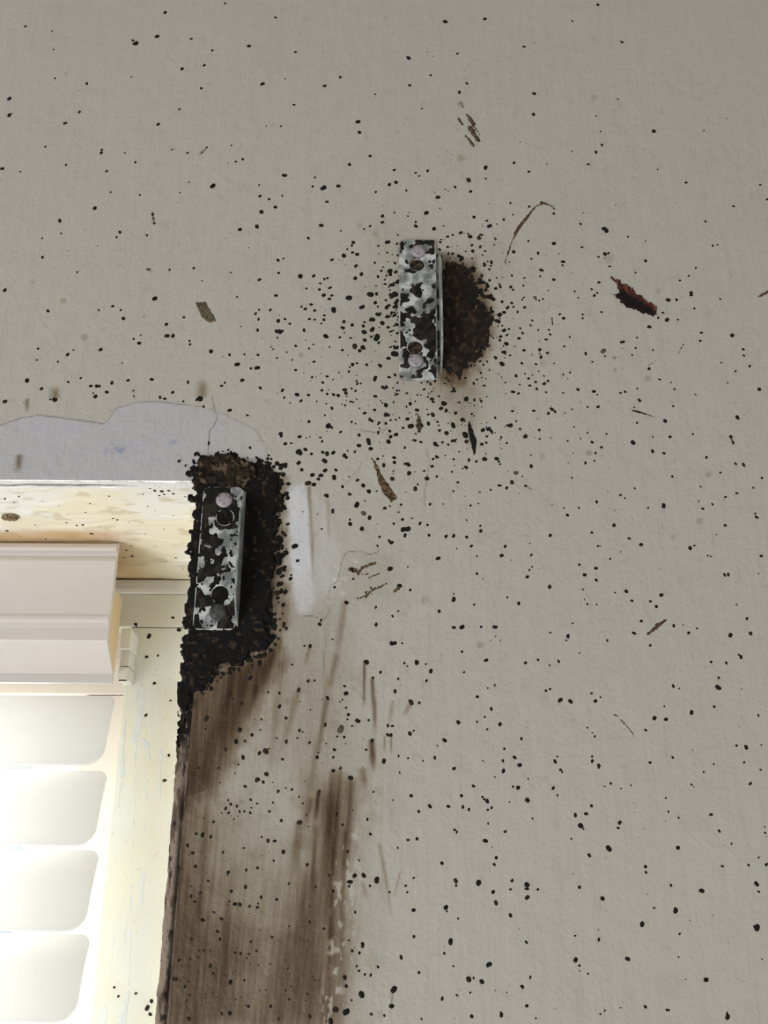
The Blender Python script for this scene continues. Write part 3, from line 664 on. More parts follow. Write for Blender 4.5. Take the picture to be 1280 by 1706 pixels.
def bracket(label, px, top_hole, top_screw, low_hole, low_screw, fl, mould_thr, nsc, seed, m_low, grime):
    x0, x1, yt, yb, xm = px
    tl, br_ = P(xm, yt, -0.0015), P(xm, yb, -0.0015)
    X0, X1, Z1, Z0 = x0, x1, float(tl[2]), float(br_[2])
    cx = (X0 + X1) / 2
    root = tag(empty('curtain_bracket', (cx, 0.0, Z0)), label, 'bracket', 'steel curtain brackets')
    def W(q, d=-0.0015): p = P(q[0], q[1], d); return float(p[0]), float(p[2])
    holes = []
    for hq, sq in ((top_hole, top_screw), (low_hole, low_screw)):
        h, s = W(hq), W(sq); holes.append(keyhole(h[0], h[1], 0.0050, h[0], s[1], 0.0026))
    me = curve_plate(rrect(X0, X1, Z0, Z1, 0.0035), holes, 0.0008, 0.00035)
    me.transform(Matrix.Translation((-cx, -0.0010, -Z0)))
    mobj('plate', me, M_metal, root)
    for (hq, sq, m) in ((top_hole, top_screw, M_screw), (low_hole, low_screw, m_low)):
        s = W(sq)
        bm = lathe([(0.0022, 0.0004), (0.0022, -0.0017), (0.0046, -0.0017), (0.0048, -0.0024), (0.0042, -0.0032), (0.0026, -0.0037), (0.0008, -0.0038), (0, -0.0036)])
        o = obj('screw', bm, m, root, True); o.location = (s[0] - cx, 0, s[1] - Z0)
        h = W(hq)
        bm = lathe([(0.0047, 0.0001), (0.0042, -0.0005), (0.0026, -0.0008), (0.0012, -0.0005), (0, -0.0007)], 14)
        for v in bm.verts:
            v.co.y -= 0.0004 * random.random() * (v.co.x ** 2 + v.co.z ** 2 < 0.004 ** 2); 
        o = obj('rusty_hole', bm, M_rust, root, True); o.location = (h[0] - cx, 0, h[1] - Z0)
    # side flange: tapered fin folded out from the plate's right edge
    xf, pts = fl                      # pts: (photo row on the wall plane, distance out)
    bm = bmesh.new(); prof_ = [(d, float(P(xm, y, 0)[2])) for y, d in pts]
    th = 0.0012
    a = [bm.verts.new((xf - cx, -d, z - Z0)) for d, z in prof_]; b = [bm.verts.new((xf + th - cx, -d, z - Z0)) for d, z in prof_]
    bm.faces.new(a); bm.faces.new(b)
    for k in range(len(a)):
        l = (k + 1) % len(a); bm.faces.new([a[k], b[k], b[l], a[l]])
    bmesh.ops.bevel(bm, geom=bm.edges[:], offset=0.00035, segments=2, affect='EDGES')
    obj('flange', bm, M_metal_flange, root)
    # mould growing over the plate
    hp = [W(top_hole), W(low_hole)]; sp = [W(top_screw), W(low_screw)]
    res = 0.00036
    gx = np.arange(X0 + 0.0004, X1 - 0.0004, res); gz = np.arange(Z0 + 0.0004, Z1 - 0.0004, res)
    GX, GZ = np.meshgrid(gx, gz)
    v = (GZ - Z0) / (Z1 - Z0); u = (GX - X0) / (X1 - X0)
    n = fbm(GX / nsc, GZ / nsc, seed, 2) * .85 + fbm(GX / 0.0016, GZ / 0.0016, seed + 3, 2) * .15
    d = mould_thr - n - grime(u, v)
    for c in hp: d = np.where(np.hypot(GX - c[0], GZ - c[1]) < 0.0054, 1, d)
    for c in sp: d = np.where(np.hypot(GX - c[0], GZ - c[1]) < 0.0049, 1, d)
    ins = d < 0
    hh = 0.0006 * smooth(0, -0.06, d) * (.6 + .8 * fbm(GX / .002, GZ / .002, seed + 5))
    Vp = np.stack([GX - cx, np.where(ins, -0.0019 - hh, -0.0016), GZ - Z0], -1)
    kp = ins[:-1, :-1] | ins[1:, :-1] | ins[:-1, 1:] | ins[1:, 1:]
    t = smooth(.45, .62, fbm(GX / .004, GZ / .004, seed + 8))[..., None]
    c = np.array(lin((22, 21, 18))) * (1 - t) + np.array(lin((50, 42, 34))) * t
    o = mobj('mould', grid_mesh('mould', Vp, kp, c), M_crust, root); o['kind'] = 'stuff'; o['label'] = 'black mould blotches on the steel plate'
    return root
bracket('upper steel curtain bracket plate, pale and speckled with mould, alone on the open wall', (float(P(666, 515)[0]), float(P(727, 515)[0]), 400, 632, 696),
        (695, 441), (697, 420), (692, 578), (693, 602),
        (float(P(732, 515)[0]), [(418, 0), (462, .0150), (590, .0150), (622, 0)]), 0.565, 0.0036, 111, M_screw,
        lambda u, v: 0.17 * np.exp(-((v - .32) / .09) ** 2) - 0.06 * smooth(.6, .9, v) + 0.06 * smooth(.62, .5, v) * smooth(.03, .1, v) + 0.05 * smooth(.75, .95, u))
bracket('lower steel curtain bracket plate, heavily blotched with black mould, at the window corner', (float(P(331, 940)[0]), float(P(399, 940)[0]), 812, 1049, 366),
        (375, 862), (374, 834), (367, 990), (364, 1020),
        (float(P(401, 930)[0]), [(815, 0), (868, .0160), (1010, .0160), (1048, .0004), (1048, 0)]), 0.525, 0.0056, 131, M_screw_dark,
        lambda u, v: 0.14 * np.exp(-((v - .78) / .14) ** 2) + 0.14 * smooth(.14, .02, v) + 0.15 * smooth(.24, .05, u) - 0.10 * np.exp(-((v - .42) / .14) ** 2))

# ------------------------------------------------------------------ mould spots (measured: x y r in blocks of the wall chart)
BLK = [
 (0, 0, 4, "170 176 10 346 208 8 358 331 8 1101 82 13 1047 242 14 905 288 18 885 269 10 1276 258 10 1214 458 14 876 513 8 580 558 12 368 523 9 62 655 14 62 767 14 530 746 12 433 822 14 1055 829 15 1197 728 9 303 977 8 678 998 9 674 1018 11 832 1019 7 902 1081 9 1148 997 9 1250 1020 10 440 1098 8 15 1124 15 135 1143 7 711 1140 9 932 1300 9 738 1280 7 1260 1213 7 1200 1284 7"),
 (320, 0, 4, "221 24 11 557 116 10 379 307 13 136 336 10 690 346 9 82 435 12 469 561 17 62 588 11 622 526 7 988 514 11 885 572 14 1222 629 8 680 699 11 593 843 9 496 841 7 1106 812 17 1116 882 14 264 970 8 98 981 7 70 1016 6 338 1062 13 292 1078 11 240 1090 7 1188 1039 13 1050 1097 13 617 1169 17 139 1238 20 820 1184 10 804 1244 11 880 1252 20 865 1260 14 975 1240 16 447 1233 8 453 1307 12 514 1327 9 899 1345 13 602 1304 7 1225 1280 10"),
 (640, 0, 4, "409 143 14 673 125 12 934 310 9 1256 140 7 163 385 14 490 356 8 171 568 11 311 501 9 553 556 11 502 614 14 1001 624 15 997 763 14 867 1085 10 966 1144 10 678 1116 14 563 1199 18 577 1276 12 474 1246 9 678 1190 7 360 1313 14 291 1138 12 68 1133 11 36 1230 13 80 1215 14 210 1152 9 234 1173 8 1254 1010 8 843 1352 8 148 1268 8 908 946 6"),
 (960, 0, 4, "146 31 11 307 281 10 279 660 8 134 773 7 163 877 7 518 875 16 172 967 12 133 1014 14 81 1096 12 544 1129 7 734 1217 11 853 871 7 1228 1231 7 1276 1328 8"),
 (0, 340, 4, "631 26 14 398 110 13 407 195 6 281 228 7 799 187 12 777 220 8 1017 68 9 1022 95 6 1030 128 8 979 207 9 282 353 10 515 453 8 990 435 13 1130 438 9 32 573 14 1032 629 17 319 712 13 659 707 8 751 681 11 805 706 8 822 762 14 1226 755 9 1110 801 13 1113 879 16 1153 877 14 891 899 10 928 927 15 937 874 7 254 963 9 451 1002 13 671 970 15 244 1039 7 385 1051 8 814 1060 7 180 1175 15 277 1230 13 365 1304 18 335 1302 8 455 1186 10 538 1160 10 606 1213 13 645 1213 15 663 1214 13 747 1192 14 713 1254 15 636 1283 17 622 1260 9 854 1176 13 1012 1168 12 1253 1186 10 889 1244 9 893 1281 8 1068 1289 12 1098 1297 12 1151 1255 11 32 1315 15 1222 1315 8 1263 912 8 1267 934 8 490 972 7"),
 (320, 340, 4, "463 52 16 555 20 13 433 149 14 319 169 14 860 142 15 776 227 10 1187 148 11 1268 122 14 992 178 7 1076 256 14 1066 276 11 1035 301 8 1070 322 10 1101 335 14 1012 343 16 933 371 12 573 373 11 610 363 7 1092 413 14 577 459 10 450 503 13 722 480 17 811 478 11 1088 495 15 882 499 9 904 492 7 1130 467 14 1262 444 10 1240 483 11 1219 391 9 1243 279 9 12 427 10 67 512 7 259 457 7 300 620 9 559 609 13 855 528 8 849 569 10 919 558 12 763 562 8 878 607 14 932 609 9 916 631 12 1047 625 21 1190 602 22 1230 598 12 1221 657 13 794 669 11 754 699 12 730 684 8 818 710 10 945 705 19 1134 686 17 447 704 9 423 730 12 522 705 10 444 767 10 575 778 14 620 766 10 652 797 10 782 767 11 815 770 8 882 742 9 879 771 11 862 796 8 1012 784 12 1005 825 13 1068 805 13 1200 770 20 1240 735 16 1142 813 13 1148 854 18 1202 836 19 1268 793 18 747 841 13 583 849 18 565 849 14 600 849 13 437 840 11 569 890 8 893 881 19 985 888 10 1058 893 9 691 945 11 780 963 10 1085 948 21 1140 958 20 1118 978 16 1152 907 16 1232 890 28 1245 926 14 1195 885 12 1002 974 12 126 981 15 250 1004 11 349 1001 8 440 1005 12 542 967 8 566 1026 9 811 1051 11 668 1039 8 302 1068 17 393 1095 10 435 1092 16 692 1106 11 1165 1072 14 1253 1078 18 1219 1083 9 1070 1070 16 1100 1062 12 1197 1050 9 335 1174 14 800 1155 11 902 1148 12 940 1170 9 872 1190 11 218 1190 8 197 1211 9 454 1224 12 603 1241 12 700 1270 15 776 1272 12 866 1242 11 901 1266 11 943 1270 14 975 1276 14 1018 1238 16 1026 1260 15 1102 1199 13 1090 1245 12 1065 1230 10 1046 1117 11 1218 1172 16 1222 1282 15 1272 1222 16 55 1296 20 35 1300 13 76 1350 10 615 1290 9 726 1312 12 895 1330 9 1020 1342 10 1057 1317 10 980 1123 8 917 952 8 1225 983 9 1272 1040 9 1269 1327 9 932 1357 11"),
 (640, 340, 4, "283 57 15 213 147 13 211 118 8 334 163 14 600 86 11 704 146 15 798 103 11 968 16 9 1132 63 10 860 70 7 649 204 11 632 215 8 512 190 13 424 216 9 744 234 9 574 216 14 591 312 13 674 313 9 865 319 14 1132 262 13 962 245 8 1027 326 9 983 365 8 1193 383 13 1190 407 7 1048 440 14 1041 481 7 716 388 13 702 434 9 853 475 8 937 492 8 1132 504 12 929 542 8 845 552 11 775 549 10 659 522 16 690 548 15 677 571 13 704 507 10 582 480 14 592 428 18 585 514 13 1006 622 12 1035 643 8 932 623 7 1096 577 7 1271 582 9 705 615 19 725 632 17 787 651 11 627 657 15 852 659 10 937 689 12 892 719 10 1172 733 9 1197 761 13 770 738 20 800 722 14 757 781 20 710 756 14 988 776 10 788 812 9 801 842 17 820 873 12 908 828 10 900 895 13 1028 840 8 1100 838 8 1108 869 10 1081 903 12 1238 887 9 772 908 14 816 932 18 698 945 14 797 988 18 840 1009 11 870 950 7 933 975 13 1038 971 14 1089 993 13 1047 1021 14 1039 998 8 1201 949 10 985 1005 8 786 1066 22 919 1062 12 1012 1068 11 1134 1062 8 640 1048 13 662 1072 12 703 1107 10 765 1136 8 880 1146 14 939 1131 9 964 1163 12 1010 1187 13 1068 1198 17 1094 1180 12 1018 1233 13 1031 1115 8 1066 1146 10 1195 1136 9 1239 1123 10 1225 1165 7 970 1211 13 905 1205 10 991 1142 8 810 1190 10 860 1253 16 896 1263 13 812 1266 9 1080 1255 11 1194 1260 9 467 1245 15 542 1160 13 504 1165 14 432 1178 11 620 1170 12 645 1125 12 652 1158 10 597 1195 14 668 1211 13 548 1300 20 602 1306 12 648 1314 13 502 1323 11 400 1330 20 174 1331 15 208 1315 9 320 1300 16 268 1235 12 152 1262 12 310 1200 14 340 1180 14 22 324 9 86 265 10 91 342 9 73 393 11 40 445 18 42 467 14 78 452 13 53 538 16 95 515 18 75 600 20 18 690 15 80 682 16 50 728 14 27 822 14 82 802 14 62 843 9 44 955 13 70 1000 28 30 1030 20 78 960 18 29 1092 10 87 1110 10 60 1152 8 15 1220 16 12 1340 18 90 1192 12 128 1190 10 250 1192 11 290 1185 12 57 1272 8 425 285 9 458 330 10 375 253 9 371 302 11 520 360 15 500 440 18 550 465 16 372 345 18 604 780 8 610 965 16 600 1018 18 1180 1155 6 1004 1355 6 1110 1345 7 1030 1160 6"),
 (960, 340, 4, "862 117 11 190 163 15 203 177 15 31 131 8 41 287 8 346 217 7 463 246 6 910 278 10 944 272 8 193 332 13 217 326 8 151 351 8 225 415 9 464 378 12 799 425 9 752 478 9 693 509 8 397 457 8 153 522 11 141 592 9 122 609 11 105 568 9 15 624 7 615 639 16 671 637 11 767 591 13 768 606 13 961 632 7 789 695 8 169 720 10 44 736 9 45 761 9 607 770 16 548 758 10 580 724 9 680 770 7 488 818 14 300 921 12 316 918 12 407 890 8 396 959 10 837 857 10 829 912 10 1042 875 15 1115 967 10 1119 1009 8 65 996 13 193 1014 9 374 1006 9 512 974 8 257 1027 6 109 1052 8 486 1098 13 558 1169 11 633 1189 7 657 1233 8 968 1057 7 1158 1080 9 1064 1114 8 1011 1192 7 1222 1233 13 12 1236 13 119 1248 13 142 1269 7 296 1258 10 328 1251 10 408 1230 8 422 1307 13 796 1269 7 648 1346 8 148 1350 11 77 1352 9 1050 15 9"),
 (460, 680, 4, "374 4 11 591 34 15 657 12 13 733 43 17 750 46 13 625 75 13 640 86 13 687 97 11 732 101 12 220 90 13 325 48 9 504 92 11 348 118 20 370 128 15 430 160 13 32 170 15 36 188 10 62 237 13 157 191 14 294 196 10 308 221 11 554 180 14 553 250 18 616 215 18 620 235 16 631 270 16 526 290 12 477 286 9 455 316 15 468 328 14 758 152 12 764 190 13 750 224 17 682 165 11 157 294 21 197 275 14 312 294 12 341 303 18 382 297 17 236 305 10 323 351 19 151 364 15 171 410 12 327 415 16 400 412 11 43 380 14 243 444 14 298 448 15 282 472 11 387 461 16 212 500 18 253 508 14 678 338 12 640 338 8 718 380 14 775 471 16 543 480 12 581 515 15 619 554 15 444 523 11 491 573 12 488 457 6 336 582 15 378 685 14 538 643 17 624 730 14 495 772 14 493 743 7 572 804 15 725 666 11 834 643 9 760 652 6 817 693 7 690 857 8 843 742 11 785 769 9 850 808 18 880 805 18 860 846 13 676 917 8 770 895 14 752 882 8 960 769 12 1010 779 9 1020 846 11 1134 855 12 1185 851 14 1271 860 13 887 433 15 1006 469 14 928 537 15 880 375 16 862 370 10 787 330 12 790 362 13 858 263 10 1073 325 12 1048 338 9 1041 387 10 988 418 8 1072 455 8 1184 340 8 1267 394 14 1212 495 9 1183 553 7 1182 115 17 1243 76 15 1136 165 14 1187 217 12 1062 238 14 1270 222 14 1262 178 20 898 119 20 876 72 13 965 115 16 1015 101 13 847 131 9 1045 43 15 1198 32 13 1135 15 14 1100 2 16 940 12 14 953 155 9 928 215 9 965 225 10 510 1078 18 760 1070 17 823 1184 17 895 1212 11 515 1138 10 391 1193 10 470 1296 16 665 1326 11 1081 1001 15 879 1058 6 1184 1275 16 1185 1237 7 815 1353 8 1088 1353 12 144 1016 10 96 1136 11 76 587 9 304 805 6 1204 936 7 1270 746 7"),
 (780, 680, 4, "297 20 12 438 18 13 558 8 15 580 25 13 536 35 13 693 8 9 644 34 7 181 64 10 322 87 8 282 115 17 260 115 9 100 146 14 138 139 14 156 154 12 383 188 17 475 146 12 477 205 9 222 195 9 92 240 12 123 230 9 110 340 18 7 347 12 56 355 10 192 338 17 205 357 11 213 374 9 421 388 17 420 314 8 363 455 8 293 495 18 209 516 14 258 532 14 384 518 13 340 569 7 151 545 9 77 561 8 17 648 8 69 636 6 706 125 7 797 163 7 827 226 10 850 299 8 890 260 9 783 364 10 842 350 7 924 171 7 664 218 8 550 200 7 692 464 8 1127 97 8 1100 229 17 1230 286 12 1232 190 6 560 644 6 640 664 8 739 664 9 857 624 10 662 713 13 1112 534 7 1016 579 8 1046 600 6 1202 664 7 548 849 15 826 829 11 973 781 13 1075 868 9 1153 910 13 866 919 9 880 920 6 1018 958 6 948 1004 9 422 979 12 412 902 7 742 1043 12 853 1067 14 777 1111 15 855 1147 12 427 1058 8 409 1079 10 395 1124 14 474 1071 6 544 1191 17 766 1208 8 980 1229 6 1055 1220 13 1092 1283 10 1218 1287 9 1256 1322 12 776 1276 8 796 1307 9 857 1309 7 338 1302 15 262 1262 10 40 1310 10 248 922 13 224 983 17 287 1013 7 60 987 9 22 919 12 82 785 9 59 1103 12 101 1138 8"),
 (960, 680, 4, "594 85 14 1077 61 13 627 191 11 1032 190 12 1048 228 8 779 172 7 587 300 10 870 328 10 1065 370 8 1118 377 12 1239 465 9 642 456 9 1182 531 8 831 523 7 1072 567 10 997 592 10 963 429 7 910 641 10 845 670 11 818 621 7 584 650 15 1205 727 14 1195 702 8 994 782 13 761 933 15 789 916 9 1234 986 13 878 983 7 899 988 7 991 1111 12 1015 1109 12 1216 1103 7 569 1246 13 1069 1309 7 937 843 6"),
 (460, 1020, 4, "778 26 10 667 82 13 291 80 13 300 56 8 1185 102 13 1240 99 18 377 181 8 227 226 13 189 225 8 770 207 15 789 207 15 841 206 7 602 332 18 647 437 10 938 334 17 999 345 8 1033 393 15 1004 457 10 855 340 8 875 359 7 1240 263 10 1253 401 9 815 444 10 793 526 14 697 400 11 900 600 20 955 604 12 151 517 14 23 627 12 343 572 13 467 541 16 456 493 10 442 582 6 214 458 11 256 455 9 108 349 7 483 682 11 545 724 16 67 706 11 157 788 12 454 832 10 328 750 13 223 870 11 617 719 8 642 855 13 746 818 12 766 818 12 745 755 10 775 758 9 893 810 15 918 790 8 1215 734 17 1124 853 16 1076 889 7 720 993 17 390 917 13 382 967 12 274 966 15 281 937 8 600 917 10 817 958 10 881 972 8 1059 970 13 980 991 7 1187 1042 13 382 1057 17 430 1040 14 578 1033 8 498 1105 21 475 1126 9 358 1112 10 290 1190 12 288 1208 11 43 980 12 825 1069 8 105 1182 11 67 1171 7 14 1193 11 154 1231 10 179 1274 9 404 1222 11 650 1197 10 901 1223 13 780 1253 8 661 1265 8 591 1275 10 540 1305 9 512 1324 13 404 1345 15 204 1353 9 1026 1293 14 951 1327 11 1148 1294 13 1237 1223 12 1246 1297 12 69 858 12"),
 (780, 1020, 4, "88 98 12 180 99 18 183 161 7 215 188 7 150 188 6 121 320 15 383 338 12 466 317 10 605 328 12 549 137 10 666 161 17 655 188 9 697 75 9 929 188 9 744 273 7 545 353 7 1107 140 14 1156 59 12 1215 221 12 1103 437 9 178 486 9 132 505 7 61 563 12 154 643 12 111 697 8 60 730 9 128 780 9 213 747 14 548 512 8 519 523 9 615 586 16 685 595 16 823 541 12 849 593 14 883 567 9 1038 529 7 1243 706 19 1185 786 13 356 843 9 242 910 10 310 968 13 233 991 12 344 1019 17 236 1058 16 100 992 8 581 995 14 616 1050 11 627 1064 10 596 962 7 796 769 7 845 828 8 829 803 6 827 961 10 829 993 13 872 1020 15 872 1032 13 1213 1002 12 401 1109 8 179 1098 8 37 1159 14 300 1162 10 333 1169 17 128 1260 17 97 1232 10 108 1246 10 395 1252 19 568 1173 13 596 1220 9 951 1141 11 910 1161 8 1087 1153 8 1020 1175 8 823 1291 13 786 1343 14 715 1352 14 132 1317 11 157 1303 11 276 1265 8 6 1315 12"),
 (960, 1020, 4, "652 91 12 750 138 12 808 107 7 1030 153 16 1139 43 12 1164 141 15 1100 298 14 1085 283 7 901 331 9 1003 338 9 658 349 6 647 491 14 688 508 8 952 437 9 948 501 18 921 630 10 769 668 16 599 714 16 588 627 10 593 607 7 1216 688 8 1070 889 11 1134 899 17 1235 885 8 1121 1000 10 1229 1050 10 1162 1142 14 644 968 11 918 1013 8 851 1065 9 770 1148 10 786 1163 6 598 1238 8 616 1329 8 900 1349 13"),
 (560, 1360, 3.5556, "40 50 13 158 28 9 186 19 12 204 106 13 70 207 13 134 261 11 110 352 16 165 351 17 84 388 19 82 410 14 242 380 20 201 412 10 427 141 11 480 133 11 366 187 8 217 219 7 628 278 12 703 80 9 715 94 9 885 146 13 902 43 8 1003 90 10 1164 13 8 950 245 10 938 285 9 460 365 8 413 411 8 318 449 8 423 449 7 708 381 14 712 409 8 845 393 17 1044 381 9 931 448 11 1034 433 7 1131 405 14 1131 430 10 1133 482 12 1196 433 7 947 512 13 460 555 12 651 540 14 657 563 6 1034 587 11 724 606 6 114 568 11 24 637 8 679 743 15 462 712 9 1128 746 9 158 757 13 157 772 11 385 834 12 96 797 11 139 809 10 641 812 7 907 879 15 787 966 15 865 980 13 815 958 6 1103 1009 14 1151 955 11 249 892 8 206 940 8 171 937 8 123 888 7 136 915 8 491 926 8 52 955 12 342 1028 19 152 1056 17 60 1006 10 329 1125 13 716 1060 7 629 1080 9 795 1045 6 1131 1123 13 1184 1197 10 980 1178 13 978 1163 8 804 1185 10 60 1158 17 209 1172 8 286 1180 7 506 1200 6 1012 1043 5 1264 934 7 77 735 8 696 888 6"),
 (920, 1360, 3.5556, "169 55 17 186 75 6 401 37 13 391 69 8 337 190 15 221 231 10 115 133 6 746 186 12 1064 162 7 1262 64 6 1263 98 7 992 88 10 554 298 9 558 332 7 1010 296 8 1165 289 7 1225 243 6 1271 285 9 1213 400 12 1225 446 7 705 409 7 887 441 13 163 420 9 299 487 12 733 557 15 534 639 14 757 696 8 1215 660 17 1200 652 8 278 729 9 138 708 6 140 851 16 163 885 9 163 915 6 447 845 15 214 933 8 750 834 7 913 968 16 792 966 6 1040 1188 17 1038 1165 9 286 1114 9 18 1139 12 217 1167 8 312 1151 11 289 1170 11 405 1135 10 552 1128 13 680 1147 11 692 1148 10 750 8 7 606 543 6 1245 847 6"),
 (260, 1100, 2.56, "215 247 13 320 145 7 365 185 7 403 75 9 357 296 9 341 346 9 297 380 8 409 318 7 371 414 8 441 396 8 469 388 11 471 485 9 432 510 10 380 538 7 182 460 8 457 520 7 521 560 6 404 595 6 297 632 7 310 651 6 319 614 6 345 622 6 245 690 7 402 651 6 172 740 8 199 745 11 234 752 8 134 790 9 156 822 9 168 879 9 286 820 7 478 769 9 506 771 8 544 817 11 534 684 8 612 692 12 484 645 6 374 801 6 502 855 6 433 886 7 385 895 7 308 905 8 223 942 7 321 985 7 382 967 9 189 992 7 149 1007 8 337 1040 9 358 1042 9 399 1049 7 432 1054 8 448 1010 8 515 1020 8 567 953 8 681 967 7 645 872 10 738 917 8 165 1030 8 247 1075 7 279 1103 9 199 1108 10 263 1157 9 152 1190 8 184 1238 6 205 1237 6 230 1237 6 337 1247 7 361 1250 8 397 1252 7 428 1240 7 405 1200 7 495 1180 7 98 1279 9 232 1303 10 146 1274 7 179 1268 6 244 1335 7 318 1373 12 82 1360 11 123 1393 6 281 1507 8 315 1505 10 395 1476 9 378 1365 7 338 1448 6 489 1476 8 567 1446 6 524 1530 6 562 1315 6 657 1520 8 745 1540 10 765 1490 12 717 1145 8 655 1117 8 805 1352 8 272 1190 8 140 1530 9 110 1115 6 655 1050 6 568 1135 5 757 985 8"),
 (0, 640, 2.56, "979 112 9 1006 158 7 1056 133 6 1197 213 10 1217 254 8 1243 252 6 975 285 11 1096 314 11 249 348 5 286 352 6 712 357 9 762 360 9 765 383 9 685 415 7 732 417 9 1142 318 8 1205 345 8 1188 412 13 1185 455 12 1200 500 10 1190 585 12 1190 655 12 1205 690 6 1270 288 10"),
]
PALE = [(466, 855), (606, 855), (567, 1215), (801, 819), (860, 788), (866, 714), (1005, 585), (891, 496), (697, 400), (247, 449)]
spots = []
for ox, oy, s, txt in BLK:
    v = list(map(float, txt.split()))
    for k in range(0, len(v), 3): spots.append((ox + v[k] / s, oy + v[k + 1] / s, v[k + 2] / s))
for x, y, r in [(606, 855.2, 4), (567.5, 1214.8, 6), (860.2, 788, 4.6), (866.7, 714.5, 3), (801.3, 884.7, 3.6), (1005.5, 585, 5)]: spots.append((x, y, r))
# specks too many to measure, thickest round the brackets
specks = []
def scatter(n, cx, cy, sx_, sy_, r0, r1):
    for _ in range(n):
        specks.append((random.gauss(cx, sx_), random.gauss(cy, sy_), r0 + (r1 - r0) * random.random() ** 2.2))
scatter(380, 735, 560, 85, 110, 0.7, 2.4); scatter(160, 640, 680, 110, 80, 0.6, 1.9); scatter(120, 850, 610, 110, 90, .6, 1.6)
scatter(130, 790, 540, 26, 70, 1.4, 4.2); scatter(60, 690, 645, 60, 16, 1.2, 3.2); scatter(70, 652, 545, 14, 70, 1.4, 4.5)
for _ in range(260): specks.append((random.uniform(0, 1280), random.uniform(0, 1706), random.uniform(.5, 1.1)))
for _ in range(240):                      # the wall just outside the frame
    q = (random.uniform(-700, 1750), random.uniform(-350, 1950), 1.2 + 3.4 * random.random() ** 2.5)
    if not (0 < q[0] < 1280 and 0 < q[1] < 1706): specks.append(q)
for _ in range(170): specks.append((random.uniform(285, 600), random.uniform(1150, 1706), random.uniform(.7, 2.0)))
ring = [(305, 790), (318, 765), (350, 750), (400, 752), (440, 765), (466, 785), (472, 830), (468, 880), (470, 940), (468, 1000), (462, 1050), (445, 1085), (400, 1110), (350, 1140), (310, 1190)]
for _ in range(240):
    k = random.randrange(len(ring) - 1); t = random.random(); a, b = ring[k], ring[k + 1]
    specks.append((a[0] + (b[0] - a[0]) * t + random.gauss(-2, 8), a[1] + (b[1] - a[1]) * t + random.gauss(0, 7), random.uniform(1.2, 4.6)))
for a, b, n_ in [((882, 810), (888, 818), 5), ((1219, 730), (1223, 742), 6), ((920, 530), (921, 542), 6), ((953, 1040), (953, 1030), 5), ((1082, 608), (1095, 600), 5), ((1130, 590), (1140, 572), 7), ((1146, 1240), (1156, 1252), 5)]:
    for k in range(n_): specks.append((a[0] + (b[0] - a[0]) * k / n_, a[1] + (b[1] - a[1]) * k / n_, random.uniform(.8, 1.5)))
def on_wall(x, y):
    p = P(x, y); return (p[0] > XE or p[2] > ZH + RH) and not (664 < x < 729 and 396 < y < 635) and not (325 < x < 403 and 812 < y < 1050)
spots = [s for s in spots if on_wall(s[0], s[1])]; specks = [s for s in specks if on_wall(s[0], s[1])]
spots.sort(key=lambda s: -s[2])

def dome(seed, hgt=0.30, n=10):
    rr = random.Random(seed); v = [(0, -hgt, 0)]; ph = rr.random() * 6
    rim = [1 + 0.16 * math.sin(2 * 2 * math.pi * k / n + ph) + rr.uniform(-.14, .14) for k in range(n)]
    for k in range(n):
        a = 2 * math.pi * k / n; r = 0.62 * rim[k]; v.append((r * math.cos(a), -hgt * rr.uniform(.65, .9), r * math.sin(a)))
    for k in range(n):
        a = 2 * math.pi * k / n; r = rim[k]; v.append((r * math.cos(a), 0.12, r * math.sin(a)))
    f = []
    for k in range(n):
        l = (k + 1) % n
        f += [(0, 1 + k, 1 + l), (1 + k, 1 + n + k, 1 + n + l, 1 + l)]
    return v, f
DOMES = [dome(s) for s in range(8)]
dome_me = []
for mm in (M_spot, M_spot_brown, M_spot_pale):
    row = []
    for v, f in DOMES:
        me = bpy.data.meshes.new('mould_spot'); me.from_pydata(v, [], f); me.shade_smooth(); me.materials.append(mm); row.append(me)
    dome_me.append(row)
def spot_frame(x, y, r):
    p = P(x, y); w = float((p - CAM) @ FW); return p, r * 1.13 * w / FPX
def kind(x, y, r):
    if any(abs(x - a) < 4 and abs(y - b) < 4 for a, b in PALE): return 2
    if x < 560 and y > 1130 and random.random() < .6: return 1
    return 1 if random.random() < .08 else 0
BIG = 290
def mesh_of(items, name, m):
    vs_, fs = [], []
    for x, y, r in items:
        p, R = spot_frame(x, y, r); v, f = random.choice(DOMES); a = random.random() * 6.28; b0 = len(vs_)
        ca, sa = math.cos(a), math.sin(a); q = random.uniform(.85, 1.05)
        for X_, Y_, Z_ in v: vs_.append((p[0] + R * (X_ * ca - q * Z_ * sa), p[1] + R * Y_, p[2] + R * 1.04 * (X_ * sa + q * Z_ * ca)))
        fs += [tuple(b0 + i for i in ff) for ff in f]
    me = bpy.data.meshes.new(name); me.from_pydata(vs_, [], fs); me.shade_smooth()
    return mobj(name, me, m, wall)
for x, y, r in spots[:BIG]:
    p, R = spot_frame(x, y, r)
    o = bpy.data.objects.new('mould_spot', random.choice(dome_me[kind(x, y, r)])); link(o, wall)
    o.location = p; o.scale = (R, R, R * random.uniform(.95, 1.1)); o.rotation_euler = (0, random.random() * 6.28, 0)
small = spots[BIG:]; black = [], [], []
for s in small + specks: black[kind(*s) if s[2] > 1.2 else (1 if random.random() < .35 else 0)].append(s)
for items, nm, m in ((black[0], 'mould_speckles', M_spot), (black[1], 'brown_speckles', M_spot_brown), (black[2], 'faint_speckles', M_spot_pale)):
    if items: mesh_of(items, nm, m)['kind'] = 'stuff'
